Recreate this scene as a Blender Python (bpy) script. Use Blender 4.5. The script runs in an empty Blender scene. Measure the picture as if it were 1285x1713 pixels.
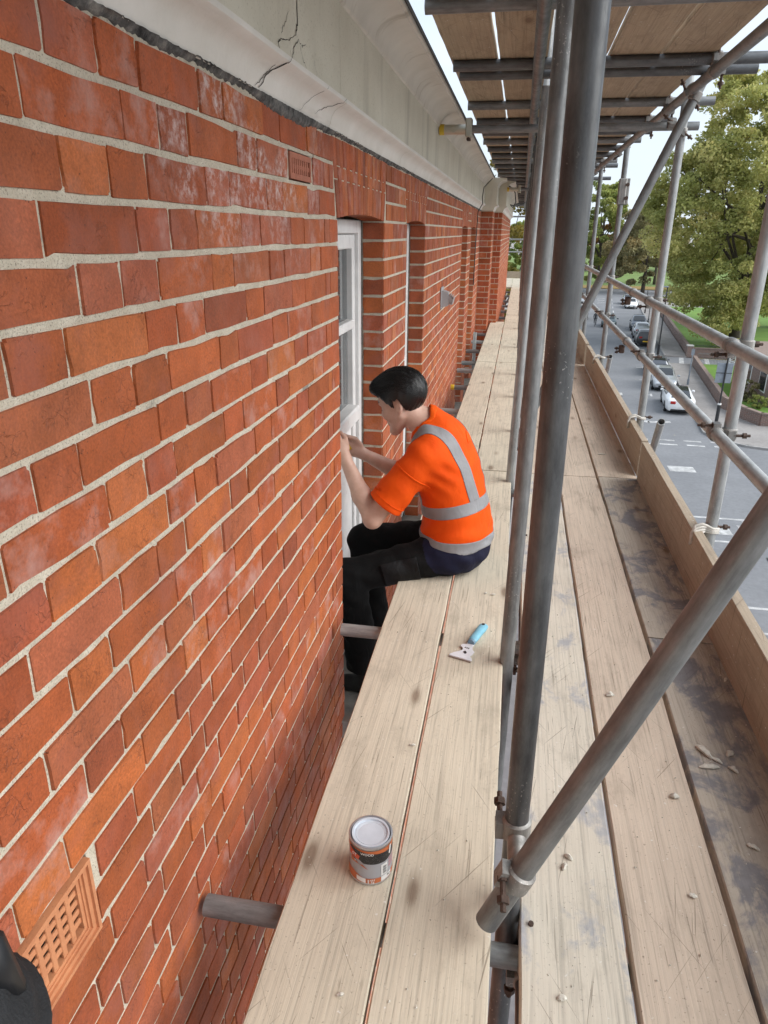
import bpy, bmesh, math, random
import numpy as np
from mathutils import Vector, Matrix, Quaternion

random.seed(7)
scene = bpy.context.scene
COL = scene.collection

# ------------------------------------------------------------------ camera
# x: out from the brick wall (wall face x=0), y: along the wall, z: up, deck top z=0
CAM = Vector((0.61, 0.0, 1.37))
CAM_ROT = Matrix((((0.984014, -0.07265, 0.162602), (0.177915, 0.360101, -0.915791), (0.007979, 0.93008, 0.367269))))
FPX = 1190.23            # focal length in pixels of the 1285 x 1713 photograph
cd = bpy.data.cameras.new('camera')
cam = bpy.data.objects.new('camera', cd)
COL.objects.link(cam)
cd.sensor_fit = 'VERTICAL'
cd.sensor_height = 36.0
cd.lens = FPX / 1713.0 * 36.0
cd.clip_start = 0.05
cd.clip_end = 3000
cam.matrix_world = Matrix.Translation(CAM) @ CAM_ROT.to_4x4()
scene.camera = cam

# ------------------------------------------------------------------ sky, sun, exposure
SUN_EL, SUN_AZ = math.radians(38), math.radians(96)      # azimuth clockwise from +Y
world = bpy.data.worlds.new('World')
scene.world = world
world.use_nodes = True
wn = world.node_tree
wn.nodes.clear()
w_out = wn.nodes.new('ShaderNodeOutputWorld')
w_bg = wn.nodes.new('ShaderNodeBackground')
w_sky = wn.nodes.new('ShaderNodeTexSky')
w_sky.sky_type = 'NISHITA'
w_sky.sun_disc = False
w_sky.sun_elevation = SUN_EL
w_sky.sun_rotation = SUN_AZ
w_sky.dust_density = 2.0
w_sky.air_density = 1.2
w_tc = wn.nodes.new('ShaderNodeTexCoord')
w_map = wn.nodes.new('ShaderNodeMapping')
w_map.inputs['Scale'].default_value = (1.0, 1.0, 3.2)
w_noise = wn.nodes.new('ShaderNodeTexNoise')
w_noise.inputs['Scale'].default_value = 2.6
w_noise.inputs['Detail'].default_value = 6
w_ramp = wn.nodes.new('ShaderNodeValToRGB')
w_ramp.color_ramp.elements[0].position = 0.36
w_ramp.color_ramp.elements[0].color = (0.70, 0.70, 0.70, 1)
w_ramp.color_ramp.elements[1].position = 0.62
w_ramp.color_ramp.elements[1].color = (0.96, 0.96, 0.96, 1)
w_mix = wn.nodes.new('ShaderNodeMixRGB')
w_mix.inputs['Color2'].default_value = (5.5, 6.15, 6.95, 1)          # overcast cloud
wn.links.new(w_tc.outputs['Generated'], w_map.inputs['Vector'])
wn.links.new(w_map.outputs['Vector'], w_noise.inputs['Vector'])
wn.links.new(w_noise.outputs['Fac'], w_ramp.inputs['Fac'])
wn.links.new(w_ramp.outputs['Color'], w_mix.inputs['Fac'])
wn.links.new(w_sky.outputs['Color'], w_mix.inputs['Color1'])
wn.links.new(w_mix.outputs['Color'], w_bg.inputs['Color'])
w_bg.inputs['Strength'].default_value = 0.058
wn.links.new(w_bg.outputs['Background'], w_out.inputs['Surface'])

sl = bpy.data.lights.new('sun', 'SUN')
sl.energy = 1.5
sl.angle = math.radians(60)
sl.color = (1.0, 0.985, 0.96)
sun = bpy.data.objects.new('sun', sl)
COL.objects.link(sun)
sdir = Vector((math.sin(SUN_AZ) * math.cos(SUN_EL), math.cos(SUN_AZ) * math.cos(SUN_EL), math.sin(SUN_EL)))
sun.rotation_euler = sdir.to_track_quat('Z', 'Y').to_euler()
sun.location = (8, 4, 12)

vs = scene.view_settings
vs.view_transform = 'Standard'
vs.look = 'None'
vs.gamma = 1.0
vs.use_curve_mapping = False
vs.exposure = 1.62
scene.cycles.max_bounces = 6
scene.cycles.diffuse_bounces = 4
scene.cycles.glossy_bounces = 2
scene.cycles.use_adaptive_sampling = True
scene.cycles.adaptive_threshold = 0.02

# ------------------------------------------------------------------ helpers
def tag(o, label=None, cat=None, group=None, kind=None):
    if label: o['label'] = label
    if cat: o['category'] = cat
    if group: o['group'] = group
    if kind: o['kind'] = kind
    return o

def link(o, parent=None):
    COL.objects.link(o)
    if parent is not None:
        o.parent = parent
    return o

def empty(name, loc=(0, 0, 0), rotz=0.0, parent=None):
    o = bpy.data.objects.new(name, None)
    o.empty_display_size = 0.1
    link(o, parent)
    o.location = loc
    o.rotation_euler = (0, 0, rotz)
    return o

class MB:
    """collects verts / faces, then links them as ONE mesh object"""
    def __init__(s):
        s.v, s.f, s.m, s.a = [], [], [], []
    def add(s, vs_, fs_, mi=0, attr=0.5):
        o = len(s.v)
        s.v += [tuple(p) for p in vs_]
        for f in fs_:
            s.f.append(tuple(i + o for i in f)); s.m.append(mi); s.a.append(attr)
        return s
    def box(s, x0, x1, y0, y1, z0, z1, mi=0, attr=0.5):
        return s.add([(x0,y0,z0),(x1,y0,z0),(x1,y1,z0),(x0,y1,z0),(x0,y0,z1),(x1,y0,z1),(x1,y1,z1),(x0,y1,z1)],
                     [(0,3,2,1),(4,5,6,7),(0,1,5,4),(1,2,6,5),(2,3,7,6),(3,0,4,7)], mi, attr)
    def bbox(s, x0, x1, y0, y1, z0, z1, b=0.004, mi=0):
        """box with chamfered edges"""
        vs_, fs_ = [], []
        X, Y, Z = (x0, x1), (y0, y1), (z0, z1)
        idx = {}
        for i in (0, 1):
            for j in (0, 1):
                for k in (0, 1):
                    sx, sy, sz = (1 if i == 0 else -1), (1 if j == 0 else -1), (1 if k == 0 else -1)
                    for ax in range(3):
                        p = [X[i] + sx*b, Y[j] + sy*b, Z[k] + sz*b]
                        p[ax] = (X[i], Y[j], Z[k])[ax]
                        idx[(i,j,k,ax)] = len(vs_); vs_.append(p)
        def q(*t): fs_.append(tuple(idx[a] for a in t))
        for ax in range(3):
            o1, o2 = [a for a in range(3) if a != ax]
            for e in (0, 1):
                def key(a, c):
                    t = [0,0,0]; t[ax] = e; t[o1] = a; t[o2] = c
                    return (t[0], t[1], t[2], ax)
                r = [key(0,0), key(1,0), key(1,1), key(0,1)]
                if (e == 0) ^ (ax == 1): r.reverse()
                q(*r)
            for a in (0, 1):
                for c in (0, 1):
                    def key2(e, sfx):
                        t = [0,0,0]; t[ax] = e; t[o1] = a; t[o2] = c
                        return (t[0], t[1], t[2], sfx)
                    q(key2(0,o1), key2(1,o1), key2(1,o2), key2(0,o2))
        for i in (0, 1):
            for j in (0, 1):
                for k in (0, 1):
                    q((i,j,k,0), (i,j,k,1), (i,j,k,2))
        return s.add(vs_, fs_, mi)
    def tube(s, p0, p1, r0, r1=None, n=16, cap=True, mi=0):
        r1 = r0 if r1 is None else r1
        p0, p1 = Vector(p0), Vector(p1)
        d = (p1 - p0).normalized()
        a = d.orthogonal().normalized(); b = d.cross(a)
        vs_ = []
        for p, r in ((p0, r0), (p1, r1)):
            for i in range(n):
                t = 2*math.pi*i/n
                vs_.append(p + a*(r*math.cos(t)) + b*(r*math.sin(t)))
        fs_ = [(i, (i+1) % n, n + (i+1) % n, n + i) for i in range(n)]
        if cap: fs_ += [tuple(range(n-1, -1, -1)), tuple(range(n, 2*n))]
        return s.add(vs_, fs_, mi)
    def path(s, pts, r, n=8, mi=0):
        pts = [Vector(p) for p in pts]
        rs = r if isinstance(r, (list, tuple)) else [r]*len(pts)
        vs_, fs_ = [], []
        up = None
        for i, p in enumerate(pts):
            d = (pts[min(i+1, len(pts)-1)] - pts[max(i-1, 0)]).normalized()
            if up is None: up = d.orthogonal().normalized()
            a = (up - d*up.dot(d)).normalized(); up = a; b = d.cross(a)
            for k in range(n):
                t = 2*math.pi*k/n
                vs_.append(p + a*(rs[i]*math.cos(t)) + b*(rs[i]*math.sin(t)))
        for i in range(len(pts)-1):
            for k in range(n):
                fs_.append((i*n+k, i*n+(k+1) % n, (i+1)*n+(k+1) % n, (i+1)*n+k))
        fs_ += [tuple(range(n-1, -1, -1)), tuple(range((len(pts)-1)*n, len(pts)*n))]
        return s.add(vs_, fs_, mi)
    def prism(s, poly, z0, z1, fn=None, mi=0):
        """2D polygon extruded; fn maps (a, b, h) to a point"""
        fn = fn or (lambda a, b, h: (a, b, h))
        n = len(poly)
        vs_ = [fn(a, b, z0) for a, b in poly] + [fn(a, b, z1) for a, b in poly]
        fs_ = [tuple(range(n-1, -1, -1)), tuple(range(n, 2*n))] + [(i, (i+1) % n, n+(i+1) % n, n+i) for i in range(n)]
        return s.add(vs_, fs_, mi)
    def lathe(s, prof, n=32, c=(0,0,0), mi=0):
        vs_, fs_ = [], []
        for r, z in prof:
            for k in range(n):
                t = 2*math.pi*k/n
                vs_.append((c[0]+r*math.cos(t), c[1]+r*math.sin(t), c[2]+z))
        for i in range(len(prof)-1):
            for k in range(n):
                fs_.append((i*n+k, i*n+(k+1) % n, (i+1)*n+(k+1) % n, (i+1)*n+k))
        fs_ += [tuple(range(n-1, -1, -1)), tuple(range((len(prof)-1)*n, len(prof)*n))]
        return s.add(vs_, fs_, mi)
    def mesh(s, name, mats, smooth=False, origin=(0,0,0), attr=False, fix=True):
        me = bpy.data.meshes.new(name)
        ox, oy, oz = origin
        me.from_pydata([(x-ox, y-oy, z-oz) for x, y, z in s.v], [], s.f)
        mats = mats if isinstance(mats, (list, tuple)) else [mats]
        for m in mats: me.materials.append(m)
        if len(mats) > 1: me.polygons.foreach_set('material_index', s.m)
        if attr:
            at = me.attributes.new('rnd', 'FLOAT', 'FACE')
            at.data.foreach_set('value', s.a)
        if fix:
            bm = bmesh.new(); bm.from_mesh(me)
            bmesh.ops.recalc_face_normals(bm, faces=bm.faces)
            bm.to_mesh(me); bm.free()
        if smooth:
            me.polygons.foreach_set('use_smooth', [True]*len(me.polygons))
            if smooth is not True:
                try: me.set_sharp_from_angle(angle=math.radians(smooth))
                except Exception: pass
        me.update()
        return me
    def build(s, name, mats, parent=None, smooth=False, origin=(0,0,0), loc=None, rot=None, attr=False, fix=True):
        o = bpy.data.objects.new(name, s.mesh(name, mats, smooth, origin, attr, fix))
        link(o, parent)
        o.location = loc if loc is not None else origin
        if rot is not None: o.rotation_euler = rot
        return o

def copy_tree(o, parent=None):
    c = o.copy(); COL.objects.link(c)
    if parent is not None: c.parent = parent
    for ch in list(o.children): copy_tree(ch, c)
    return c

def project(p):
    """photo pixel of a world point (used only to rank pieces by size)"""
    v = CAM_ROT.transposed() @ (Vector(p) - CAM)
    if v.z > -0.01: return None
    return 642.5 + FPX*v.x/-v.z, 856.5 - FPX*v.y/-v.z, -v.z

ORD = ['first','second','third','fourth','fifth','sixth','seventh','eighth','ninth','tenth','eleventh','twelfth',
       'thirteenth','fourteenth','fifteenth','sixteenth','seventeenth','eighteenth','nineteenth','twentieth',
       'twenty-first','twenty-second','twenty-third','twenty-fourth','twenty-fifth','twenty-sixth','twenty-seventh',
       'twenty-eighth','twenty-ninth','thirtieth']

# ------------------------------------------------------------------ materials
class Mat:
    def __init__(s, name, color=(0.5,0.5,0.5), rough=0.6, metal=0.0, spec=0.5):
        s.m = bpy.data.materials.new(name); s.m.use_nodes = True
        s.nt = s.m.node_tree
        s.b = s.nt.nodes['Principled BSDF']
        s.b.inputs['Base Color'].default_value = (*color, 1)
        s.b.inputs['Roughness'].default_value = rough
        s.b.inputs['Metallic'].default_value = metal
        s.b.inputs['Specular IOR Level'].default_value = spec
        s._pos = None
    def n(s, t, **kw):
        nd = s.nt.nodes.new(t)
        for k, v in kw.items(): setattr(nd, k, v)
        return nd
    def l(s, a, b): s.nt.links.new(a, b)
    def pos(s):
        if s._pos is None: s._pos = s.n('ShaderNodeNewGeometry').outputs['Position']
        return s._pos
    def objc(s): return s.n('ShaderNodeTexCoord').outputs['Object']
    def map(s, vec, scale=(1,1,1), rot=(0,0,0), loc=(0,0,0)):
        m = s.n('ShaderNodeMapping')
        m.inputs['Scale'].default_value = scale; m.inputs['Rotation'].default_value = rot; m.inputs['Location'].default_value = loc
        s.l(vec, m.inputs['Vector']); return m.outputs['Vector']
    def noise(s, vec, scale, detail=4, rough=0.55, dist=0.0, color=False):
        nd = s.n('ShaderNodeTexNoise')
        nd.inputs['Scale'].default_value = scale; nd.inputs['Detail'].default_value = detail
        nd.inputs['Roughness'].default_value = rough; nd.inputs['Distortion'].default_value = dist
        s.l(vec, nd.inputs['Vector']); return nd.outputs['Color' if color else 'Fac']
    def voro(s, vec, scale, feature='F1', out='Distance', rnd=1.0):
        nd = s.n('ShaderNodeTexVoronoi', feature=feature)
        nd.inputs['Scale'].default_value = scale; nd.inputs['Randomness'].default_value = rnd
        s.l(vec, nd.inputs['Vector']); return nd.outputs[out]
    def ramp(s, fac, stops, interp='LINEAR'):
        r = s.n('ShaderNodeValToRGB'); e = r.color_ramp.elements; r.color_ramp.interpolation = interp
        for i, (p, c) in enumerate(stops):
            if i >= 2: e.new(p)
            e[i].position = p
            e[i].color = (c, c, c, 1) if isinstance(c, (int, float)) else (*c, 1)
        s.l(fac, r.inputs['Fac']); return r.outputs['Color']
    def math(s, op, a, b=None, c=None):
        m = s.n('ShaderNodeMath', operation=op)
        for i, v in enumerate((a, b, c)):
            if v is None: continue
            if isinstance(v, (int, float)): m.inputs[i].default_value = v
            else: s.l(v, m.inputs[i])
        return m.outputs[0]
    def mix(s, fac, a, b, mode='MIX'):
        m = s.n('ShaderNodeMixRGB', blend_type=mode)
        for i, v in enumerate((fac, a, b)):
            if isinstance(v, (int, float)): m.inputs[i].default_value = v if i == 0 else (v, v, v, 1)
            elif isinstance(v, tuple): m.inputs[i].default_value = (*v, 1)
            else: s.l(v, m.inputs[i])
        return m.outputs[0]
    def sep(s, vec):
        n_ = s.n('ShaderNodeSeparateXYZ'); s.l(vec, n_.inputs[0]); return n_.outputs
    def color(s, c): s.l(c, s.b.inputs['Base Color']); return s
    def rough(s, c): s.l(c, s.b.inputs['Roughness']); return s
    def bump(s, h, strength=0.3, dist=0.01):
        b = s.n('ShaderNodeBump'); b.inputs['Strength'].default_value = strength; b.inputs['Distance'].default_value = dist
        s.l(h, b.inputs['Height']); s.l(b.outputs['Normal'], s.b.inputs['Normal']); return s
    def rnd(s):
        """random value per object, plus a per-face attribute on joined meshes"""
        oi = s.n('ShaderNodeObjectInfo').outputs['Random']
        at = s.n('ShaderNodeAttribute', attribute_name='rnd').outputs['Fac']
        return s.math('FRACT', s.math('ADD', oi, at))

def simple(name, color, rough=0.6, metal=0.0, var=0.12, scale=6.0, bump=0.0, spec=0.5):
    M = Mat(name, color, rough, metal, spec)
    nz = M.noise(M.pos(), scale, 5)
    lo = tuple(max(0, c*(1-var)) for c in color); hi = tuple(min(1, c*(1+var)) for c in color)
    M.color(M.ramp(nz, [(0.3, lo), (0.7, hi)]))
    if bump: M.bump(M.noise(M.pos(), scale*6, 4), bump, 0.005)
    return M.m

def m_brick(name='brick_face', dark=1.0):
    M = Mat(name, rough=0.6); p = M.pos(); r = M.rnd()
    c = M.ramp(r, [(0.0, (0.45,0.112,0.032)), (0.18, (0.395,0.088,0.029)), (0.34, (0.475,0.128,0.035)), (0.52, (0.42,0.098,0.031)),
                   (0.68, (0.365,0.086,0.038)), (0.78, (0.49,0.142,0.040)), (0.92, (0.385,0.105,0.055)), (1.0, (0.435,0.104,0.031))])
    c = M.mix(0.8, c, M.ramp(M.noise(p, 9, 6, 0.65), [(0.3, 0.66), (0.72, 1.2)]), 'MULTIPLY')
    r2 = M.math('FRACT', M.math('MULTIPLY', r, 7.31))
    c = M.mix(0.9, c, M.ramp(r2, [(0.0, 0.74), (0.4, 1.0), (1.0, 1.1)]), 'MULTIPLY')
    c = M.mix(0.8, c, M.ramp(M.noise(p, 210, 4, 0.7), [(0.3, 0.60), (0.7, 1.26)]), 'MULTIPLY')
    # purple-brown kiln patches
    pt = M.ramp(M.noise(M.map(p, loc=(3,1,7)), 7, 3, 0.5), [(0.56, 0.0), (0.70, 0.55)])
    c = M.mix(pt, c, (0.31,0.092,0.060))
    # pits and specks
    sp = M.ramp(M.voro(p, 80), [(0.07, 1.0), (0.12, 0.0)])
    gate = M.ramp(M.noise(p, 22, 2), [(0.47, 0.0), (0.57, 1.0)])
    sp = M.math('MULTIPLY', sp, gate)
    c = M.mix(M.math('MULTIPLY', sp, 0.85), c, (0.05,0.022,0.016))
    # drag creases
    dp = M.mix(0.10, p, M.noise(p, 12, 4, 0.6, color=True))
    cr = M.ramp(M.voro(dp, 44, 'DISTANCE_TO_EDGE'), [(0.0, 1.0), (0.045, 0.0)])
    cg = M.ramp(M.noise(M.map(p, loc=(9,4,2)), 13, 3), [(0.54, 0.0), (0.63, 1.0)])
    cr = M.math('MULTIPLY', cr, cg)
    c = M.mix(M.math('MULTIPLY', cr, 0.35), c, (0.14,0.045,0.025))
    # lime bloom under the cornice
    xyz = M.sep(p)
    hi = M.math('MULTIPLY', M.ramp(M.math('DIVIDE', xyz[2], 2.0), [(0.62, 0.0), (0.74, 1.0)]),
                M.ramp(M.math('DIVIDE', xyz[1], 4.0), [(0.29, 0.0), (0.34, 1.0), (0.52, 1.0), (0.60, 0.0)]))
    bl = M.ramp(M.noise(p, 34, 7, 0.72), [(0.46, 0.0), (0.64, 0.85)])
    bl = M.math('MULTIPLY', bl, M.ramp(r, [(0.22, 0.0), (0.42, 1.0)]))
    bl = M.math('MULTIPLY', M.math('MULTIPLY', bl, hi), M.ramp(M.noise(p, 6, 2), [(0.42, 0.0), (0.52, 1.0)]))
    c = M.mix(bl, c, (0.64,0.54,0.52))
    # pale sky sheen painted as colour on some bricks, faint dusty film elsewhere
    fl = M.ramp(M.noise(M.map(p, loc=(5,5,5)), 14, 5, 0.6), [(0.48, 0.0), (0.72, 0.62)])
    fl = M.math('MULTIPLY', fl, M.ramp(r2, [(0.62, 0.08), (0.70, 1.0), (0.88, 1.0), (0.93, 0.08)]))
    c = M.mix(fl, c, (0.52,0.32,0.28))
    M.color(c)
    M.b.inputs['Specular IOR Level'].default_value = 0.42
    M.rough(M.mix(pt, M.ramp(M.noise(p, 8, 3), [(0.36, 0.5), (0.62, 0.8)]), 0.28))
    h = M.math('ADD', M.noise(p, 30, 5, 0.62), M.math('MULTIPLY', cr, -0.7))
    M.bump(h, 0.55, 0.005)
    return M.m

def m_mortar():
    M = Mat('lime_mortar', rough=0.9); p = M.pos()
    c = M.ramp(M.noise(p, 30, 4), [(0.3, (0.54,0.49,0.385)), (0.7, (0.68,0.625,0.51))])
    sp = M.ramp(M.noise(p, 300, 3, 0.65), [(0.55, 0.0), (0.67, 0.85)])
    c = M.mix(sp, c, (0.20,0.17,0.13))
    c = M.mix(M.ramp(M.noise(M.map(p, loc=(6,2,4)), 3.5, 5, 0.65), [(0.45, 0.0), (0.75, 0.55)]), c, (0.46,0.39,0.30))
    old = M.ramp(M.noise(M.map(p, loc=(2,8,1)), 6, 5, 0.65), [(0.64, 0.0), (0.69, 0.85)])
    c = M.mix(old, c, (0.22,0.20,0.17))
    M.color(c); M.bump(M.noise(p, 220, 3), 0.9, 0.004)
    return M.m

def m_wood(name, base, dark, paint=None, paint_amt=0.0, seed=0.0, under=False):
    """sawn softwood, grain along world y"""
    M = Mat(name, rough=0.78); p = M.pos(); r = M.rnd()
    off = M.n('ShaderNodeCombineXYZ'); M.l(M.math('MULTIPLY', r, 37.0), off.inputs[1]); M.l(M.math('MULTIPLY', r, 13.0), off.inputs[0])
    va = M.n('ShaderNodeVectorMath', operation='ADD'); M.l(p, va.inputs[0]); M.l(off.outputs[0], va.inputs[1]); q = va.outputs[0]
    mid = tuple((a*2+b)/3 for a, b in zip(base, dark))
    c = M.ramp(M.noise(q, 2.6, 5, 0.6), [(0.28, mid), (0.72, base)])
    g = M.noise(M.map(q, (120, 2.4, 120)), 1.0, 5, 0.6, 0.6)
    c = M.mix(0.8, c, M.ramp(g, [(0.28, 0.62), (0.5, 1.0), (0.75, 1.12)]), 'MULTIPLY')
    # fine checks along the grain
    ck = M.ramp(M.noise(M.map(q, (150, 3.2, 150)), 1.0, 3, 0.5), [(0.33, 1.0), (0.37, 0.0)])
    ck = M.math('MULTIPLY', ck, M.ramp(M.noise(q, 7, 3), [(0.46, 0.0), (0.56, 1.0)]))
    c = M.mix(M.math('MULTIPLY', ck, 0.45), c, (0.10,0.075,0.05))
    # knife scratches across
    sc = None
    for k, (a, s_) in enumerate(((0.62, 1.0), (-0.55, 1.35), (0.18, 0.8))):
        w = M.noise(M.map(q, (2.2*s_, 2.2*s_, 2.2), (0, 0, 0), (k*3.1, 1.7*k, 0)), 1.0, 1)
        t = M.ramp(M.noise(M.map(M.map(q, rot=(0,0,a)), (210*s_, 2.6, 3)), 1.0, 2, 0.4), [(0.285, 1.0), (0.305, 0.0)])
        t = M.math('MULTIPLY', t, M.ramp(w, [(0.47, 0.0), (0.53, 1.0)]))
        sc = t if sc is None else M.math('MAXIMUM', sc, t)
    c = M.mix(M.math('MULTIPLY', sc, 0.6), c, (0.13,0.10,0.07))
    # grime and dust
    gr = M.ramp(M.noise(M.map(q, (9, 4, 9)), 1.0, 6, 0.7), [(0.52, 0.0), (0.74, 0.5)])
    c = M.mix(gr, c, tuple(0.62*d for d in dark))
    sp = M.ramp(M.noise(q, 150, 4, 0.65), [(0.63, 0.0), (0.70, 0.7)])
    c = M.mix(sp, c, (0.14,0.11,0.085))
    # knots
    kq = M.map(q, (6.5, 2.2, 6.5))
    kd = M.voro(kq, 1.0)
    kn = M.ramp(kd, [(0.06, 1.0), (0.11, 0.35), (0.17, 0.0)])
    c = M.mix(M.math('MULTIPLY', kn, 0.75), c, (0.16,0.10,0.06))
    ws = M.ramp(M.noise(M.map(q, loc=(4,9,2)), 70, 3, 0.6), [(0.69, 0.0), (0.715, 0.8)])
    c = M.mix(ws, c, (0.68,0.66,0.62))
    if paint:
        pm = M.ramp(M.noise(M.map(q, (6.5, 4.5, 6.5)), 1.0, 8, 0.66, 0.4), [(0.56-paint_amt, 0.0), (0.64-paint_amt, 0.8)])
        c = M.mix(pm, c, M.ramp(M.noise(q, 30, 3), [(0.3, tuple(0.75*v for v in paint)), (0.7, paint)]))
    M.color(c)
    M.bump(g, 0.35, 0.003)
    return M.m

def m_steel(name, lo, hi, rough=(0.38, 0.62), metal=0.55, rust=0.25):
    M = Mat(name, metal=metal); p = M.pos(); o = M.objc()
    r = M.n('ShaderNodeObjectInfo').outputs['Random']
    c = M.ramp(M.noise(M.map(o, (1, 1, 0.3)), 26, 8, 0.72), [(0.30, tuple(0.8*v for v in lo)), (0.5, tuple((a+b)/2 for a, b in zip(lo, hi))), (0.68, tuple(1.05*v for v in hi))])
    c = M.mix(0.6, c, M.ramp(r, [(0.0, 0.82), (1.0, 1.12)]), 'MULTIPLY')
    st = M.ramp(M.noise(M.map(o, (75, 75, 1.1)), 1.0, 5, 0.6), [(0.3, 0.68), (0.7, 1.2)])
    c = M.mix(0.7, c, st, 'MULTIPLY')
    ru = M.ramp(M.noise(M.map(o, (9, 9, 2.2)), 1.0, 6, 0.7), [(0.55, 0.0), (0.72, rust)])
    c = M.mix(ru, c, (0.17,0.105,0.075))
    sp = M.ramp(M.noise(o, 160, 3), [(0.64, 0.0), (0.69, 0.6)])
    sp = M.math('MULTIPLY', sp, M.ramp(M.noise(o, 3.2, 2), [(0.54, 0.0), (0.64, 1.0)]))
    c = M.mix(sp, c, (0.66,0.65,0.62))
    M.color(c)
    M.rough(M.ramp(M.noise(o, 22, 4), [(0.3, rough[0]), (0.7, rough[1])]))
    return M.m

def m_leaf(name, a, b, c2):
    M = Mat(name, rough=0.55, spec=0.3); r = M.rnd()
    c = M.ramp(r, [(0.0, a), (0.55, b), (1.0, c2)])
    M.color(c)
    M.b.inputs['Subsurface Weight'].default_value = 0.0
    tr = M.n('ShaderNodeBsdfTranslucent'); M.l(c, tr.inputs['Color'])
    mx = M.n('ShaderNodeMixShader'); mx.inputs[0].default_value = 0.35
    out = M.nt.nodes['Material Output']
    M.l(M.b.outputs[0], mx.inputs[1]); M.l(tr.outputs[0], mx.inputs[2]); M.l(mx.outputs[0], out.inputs['Surface'])
    return M.m

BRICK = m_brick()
MORTAR = m_mortar()
STEEL_DARK = m_steel('weathered_dark_steel', (0.085,0.088,0.092), (0.165,0.172,0.177), (0.34, 0.52), 0.45, 0.14)
STEEL = m_steel('galvanised_steel', (0.16,0.166,0.168), (0.29,0.297,0.297), (0.38, 0.6), 0.42, 0.07)
STEEL_LIGHT = m_steel('bright_galvanised_steel', (0.28,0.29,0.29), (0.44,0.45,0.445), (0.38, 0.58), 0.42, 0.06)
FITTING = m_steel('forged_fitting_steel', (0.20,0.195,0.185), (0.36,0.35,0.33), (0.45, 0.65), 0.5, 0.45)
RUST = simple('rusty_bolt', (0.085,0.055,0.042), 0.75, 0.3, 0.4, 60, 0.3)
WOOD_IN = m_wood('pale_scaffold_board', (0.61,0.545,0.43), (0.40,0.345,0.26))
WOOD_PINK = m_wood('pinkish_scaffold_board', (0.59,0.49,0.39), (0.40,0.32,0.245))
WOOD_PALE = m_wood('washed_scaffold_board', (0.63,0.58,0.485), (0.43,0.385,0.31), (0.38,0.39,0.42), 0.03)
WOOD_BLUE = m_wood('paint_stained_board', (0.47,0.41,0.335), (0.27,0.24,0.21), (0.19,0.195,0.22), 0.075)
WOOD_TOE = m_wood('toe_board_wood', (0.37,0.300,0.222), (0.25,0.20,0.145))
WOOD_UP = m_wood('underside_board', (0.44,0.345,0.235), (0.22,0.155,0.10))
YELLOW = simple('yellow_plastic', (0.62,0.42,0.03), 0.5, 0, 0.1)
BLACK = simple('black_plastic', (0.012,0.013,0.015), 0.42, 0, 0.2, 20)
# ================================================================== brick building
bld = empty('brick_building', (0, 5, -9.6))
tag(bld, 'orange-red brick building with cream stone cornice and white windows beside the scaffold', 'building')
def P(o):                      # child of the building keeps world coordinates
    o.location = Vector(o.location) - Vector((0, 5, -9.6)); return o

GROUND = -9.6
COURSE, ZTOP = 0.0804, 1.570
WINS = [(2.50, 3.38), (4.07, 4.87), (7.94, 8.74), (9.36, 10.30)]
HEAD, SILL = 1.409, -0.601
BAY0, BAY1 = 11.30, 20.2
zk = lambda k: ZTOP - COURSE*k

LOWB = Mat('far_brickwork', rough=0.8)
_bt = LOWB.n('ShaderNodeTexBrick')
_bt.inputs['Scale'].default_value = 1.0
_bt.inputs['Color1'].default_value = (0.40,0.12,0.05,1); _bt.inputs['Color2'].default_value = (0.31,0.095,0.05,1); _bt.inputs['Mortar'].default_value = (0.52,0.47,0.38,1)
_bt.inputs['Mortar Size'].default_value = 0.008; _bt.inputs['Brick Width'].default_value = 0.235; _bt.inputs['Row Height'].default_value = 0.0804
_s = LOWB.sep(LOWB.pos()); _c = LOWB.n('ShaderNodeCombineXYZ')
LOWB.l(LOWB.math('ADD', _s[1], _s[0]), _c.inputs[0]); LOWB.l(_s[2], _c.inputs[1]); LOWB.l(_c.outputs[0], _bt.inputs['Vector'])
LOWB.color(LOWB.mix(0.5, _bt.outputs['Color'], LOWB.ramp(LOWB.noise(LOWB.pos(), 3, 4), [(0.3, 0.7), (0.7, 1.2)]), 'MULTIPLY'))
LOWB = LOWB.m

# mortar body with the window openings left open
wb = MB()
edges = [-4.0] + [e for w in WINS for e in w] + [BAY0]
FX = -0.0036
V1, V2 = (0.528, 0.758, zk(16), zk(14)), (1.981, 2.191, zk(1)+0.004, zk(0)-0.004)   # recesses behind the two air vents
for i in range(2, len(edges), 2):
    wb.box(-0.40, FX, edges[i]+0.0036, edges[i+1], SILL, HEAD+0.03)
wb.box(-0.40, FX, -4.0, V1[0], SILL, HEAD+0.03); wb.box(-0.40, FX, V1[1], WINS[0][0], SILL, HEAD+0.03)
wb.box(-0.40, FX, V1[0], V1[1], SILL, V1[2]); wb.box(-0.40, FX, V1[0], V1[1], V1[3], HEAD+0.03); wb.box(-0.40, -0.075, V1[0], V1[1], V1[2], V1[3])
wb.box(-0.40, FX, -4.0, V2[0], HEAD+0.03, 1.70); wb.box(-0.40, FX, V2[1], BAY0, HEAD+0.03, 1.70)
wb.box(-0.40, FX, V2[0], V2[1], HEAD+0.03, V2[2]); wb.box(-0.40, FX, V2[0], V2[1], V2[3], 1.70); wb.box(-0.40, -0.075, V2[0], V2[1], V2[2], V2[3])
wb.box(-0.40, FX, -4.0, BAY0, -1.41, SILL)
wb.box(-0.50, -0.401, -4.0, BAY0, -1.41, 1.70)
BX1, BX2, BS = 0.172, 0.292, 12.0            # stepped bay
wb.box(-0.40, BX1-0.0036, BAY0+0.0036, BS, -1.41, 1.70)
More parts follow.
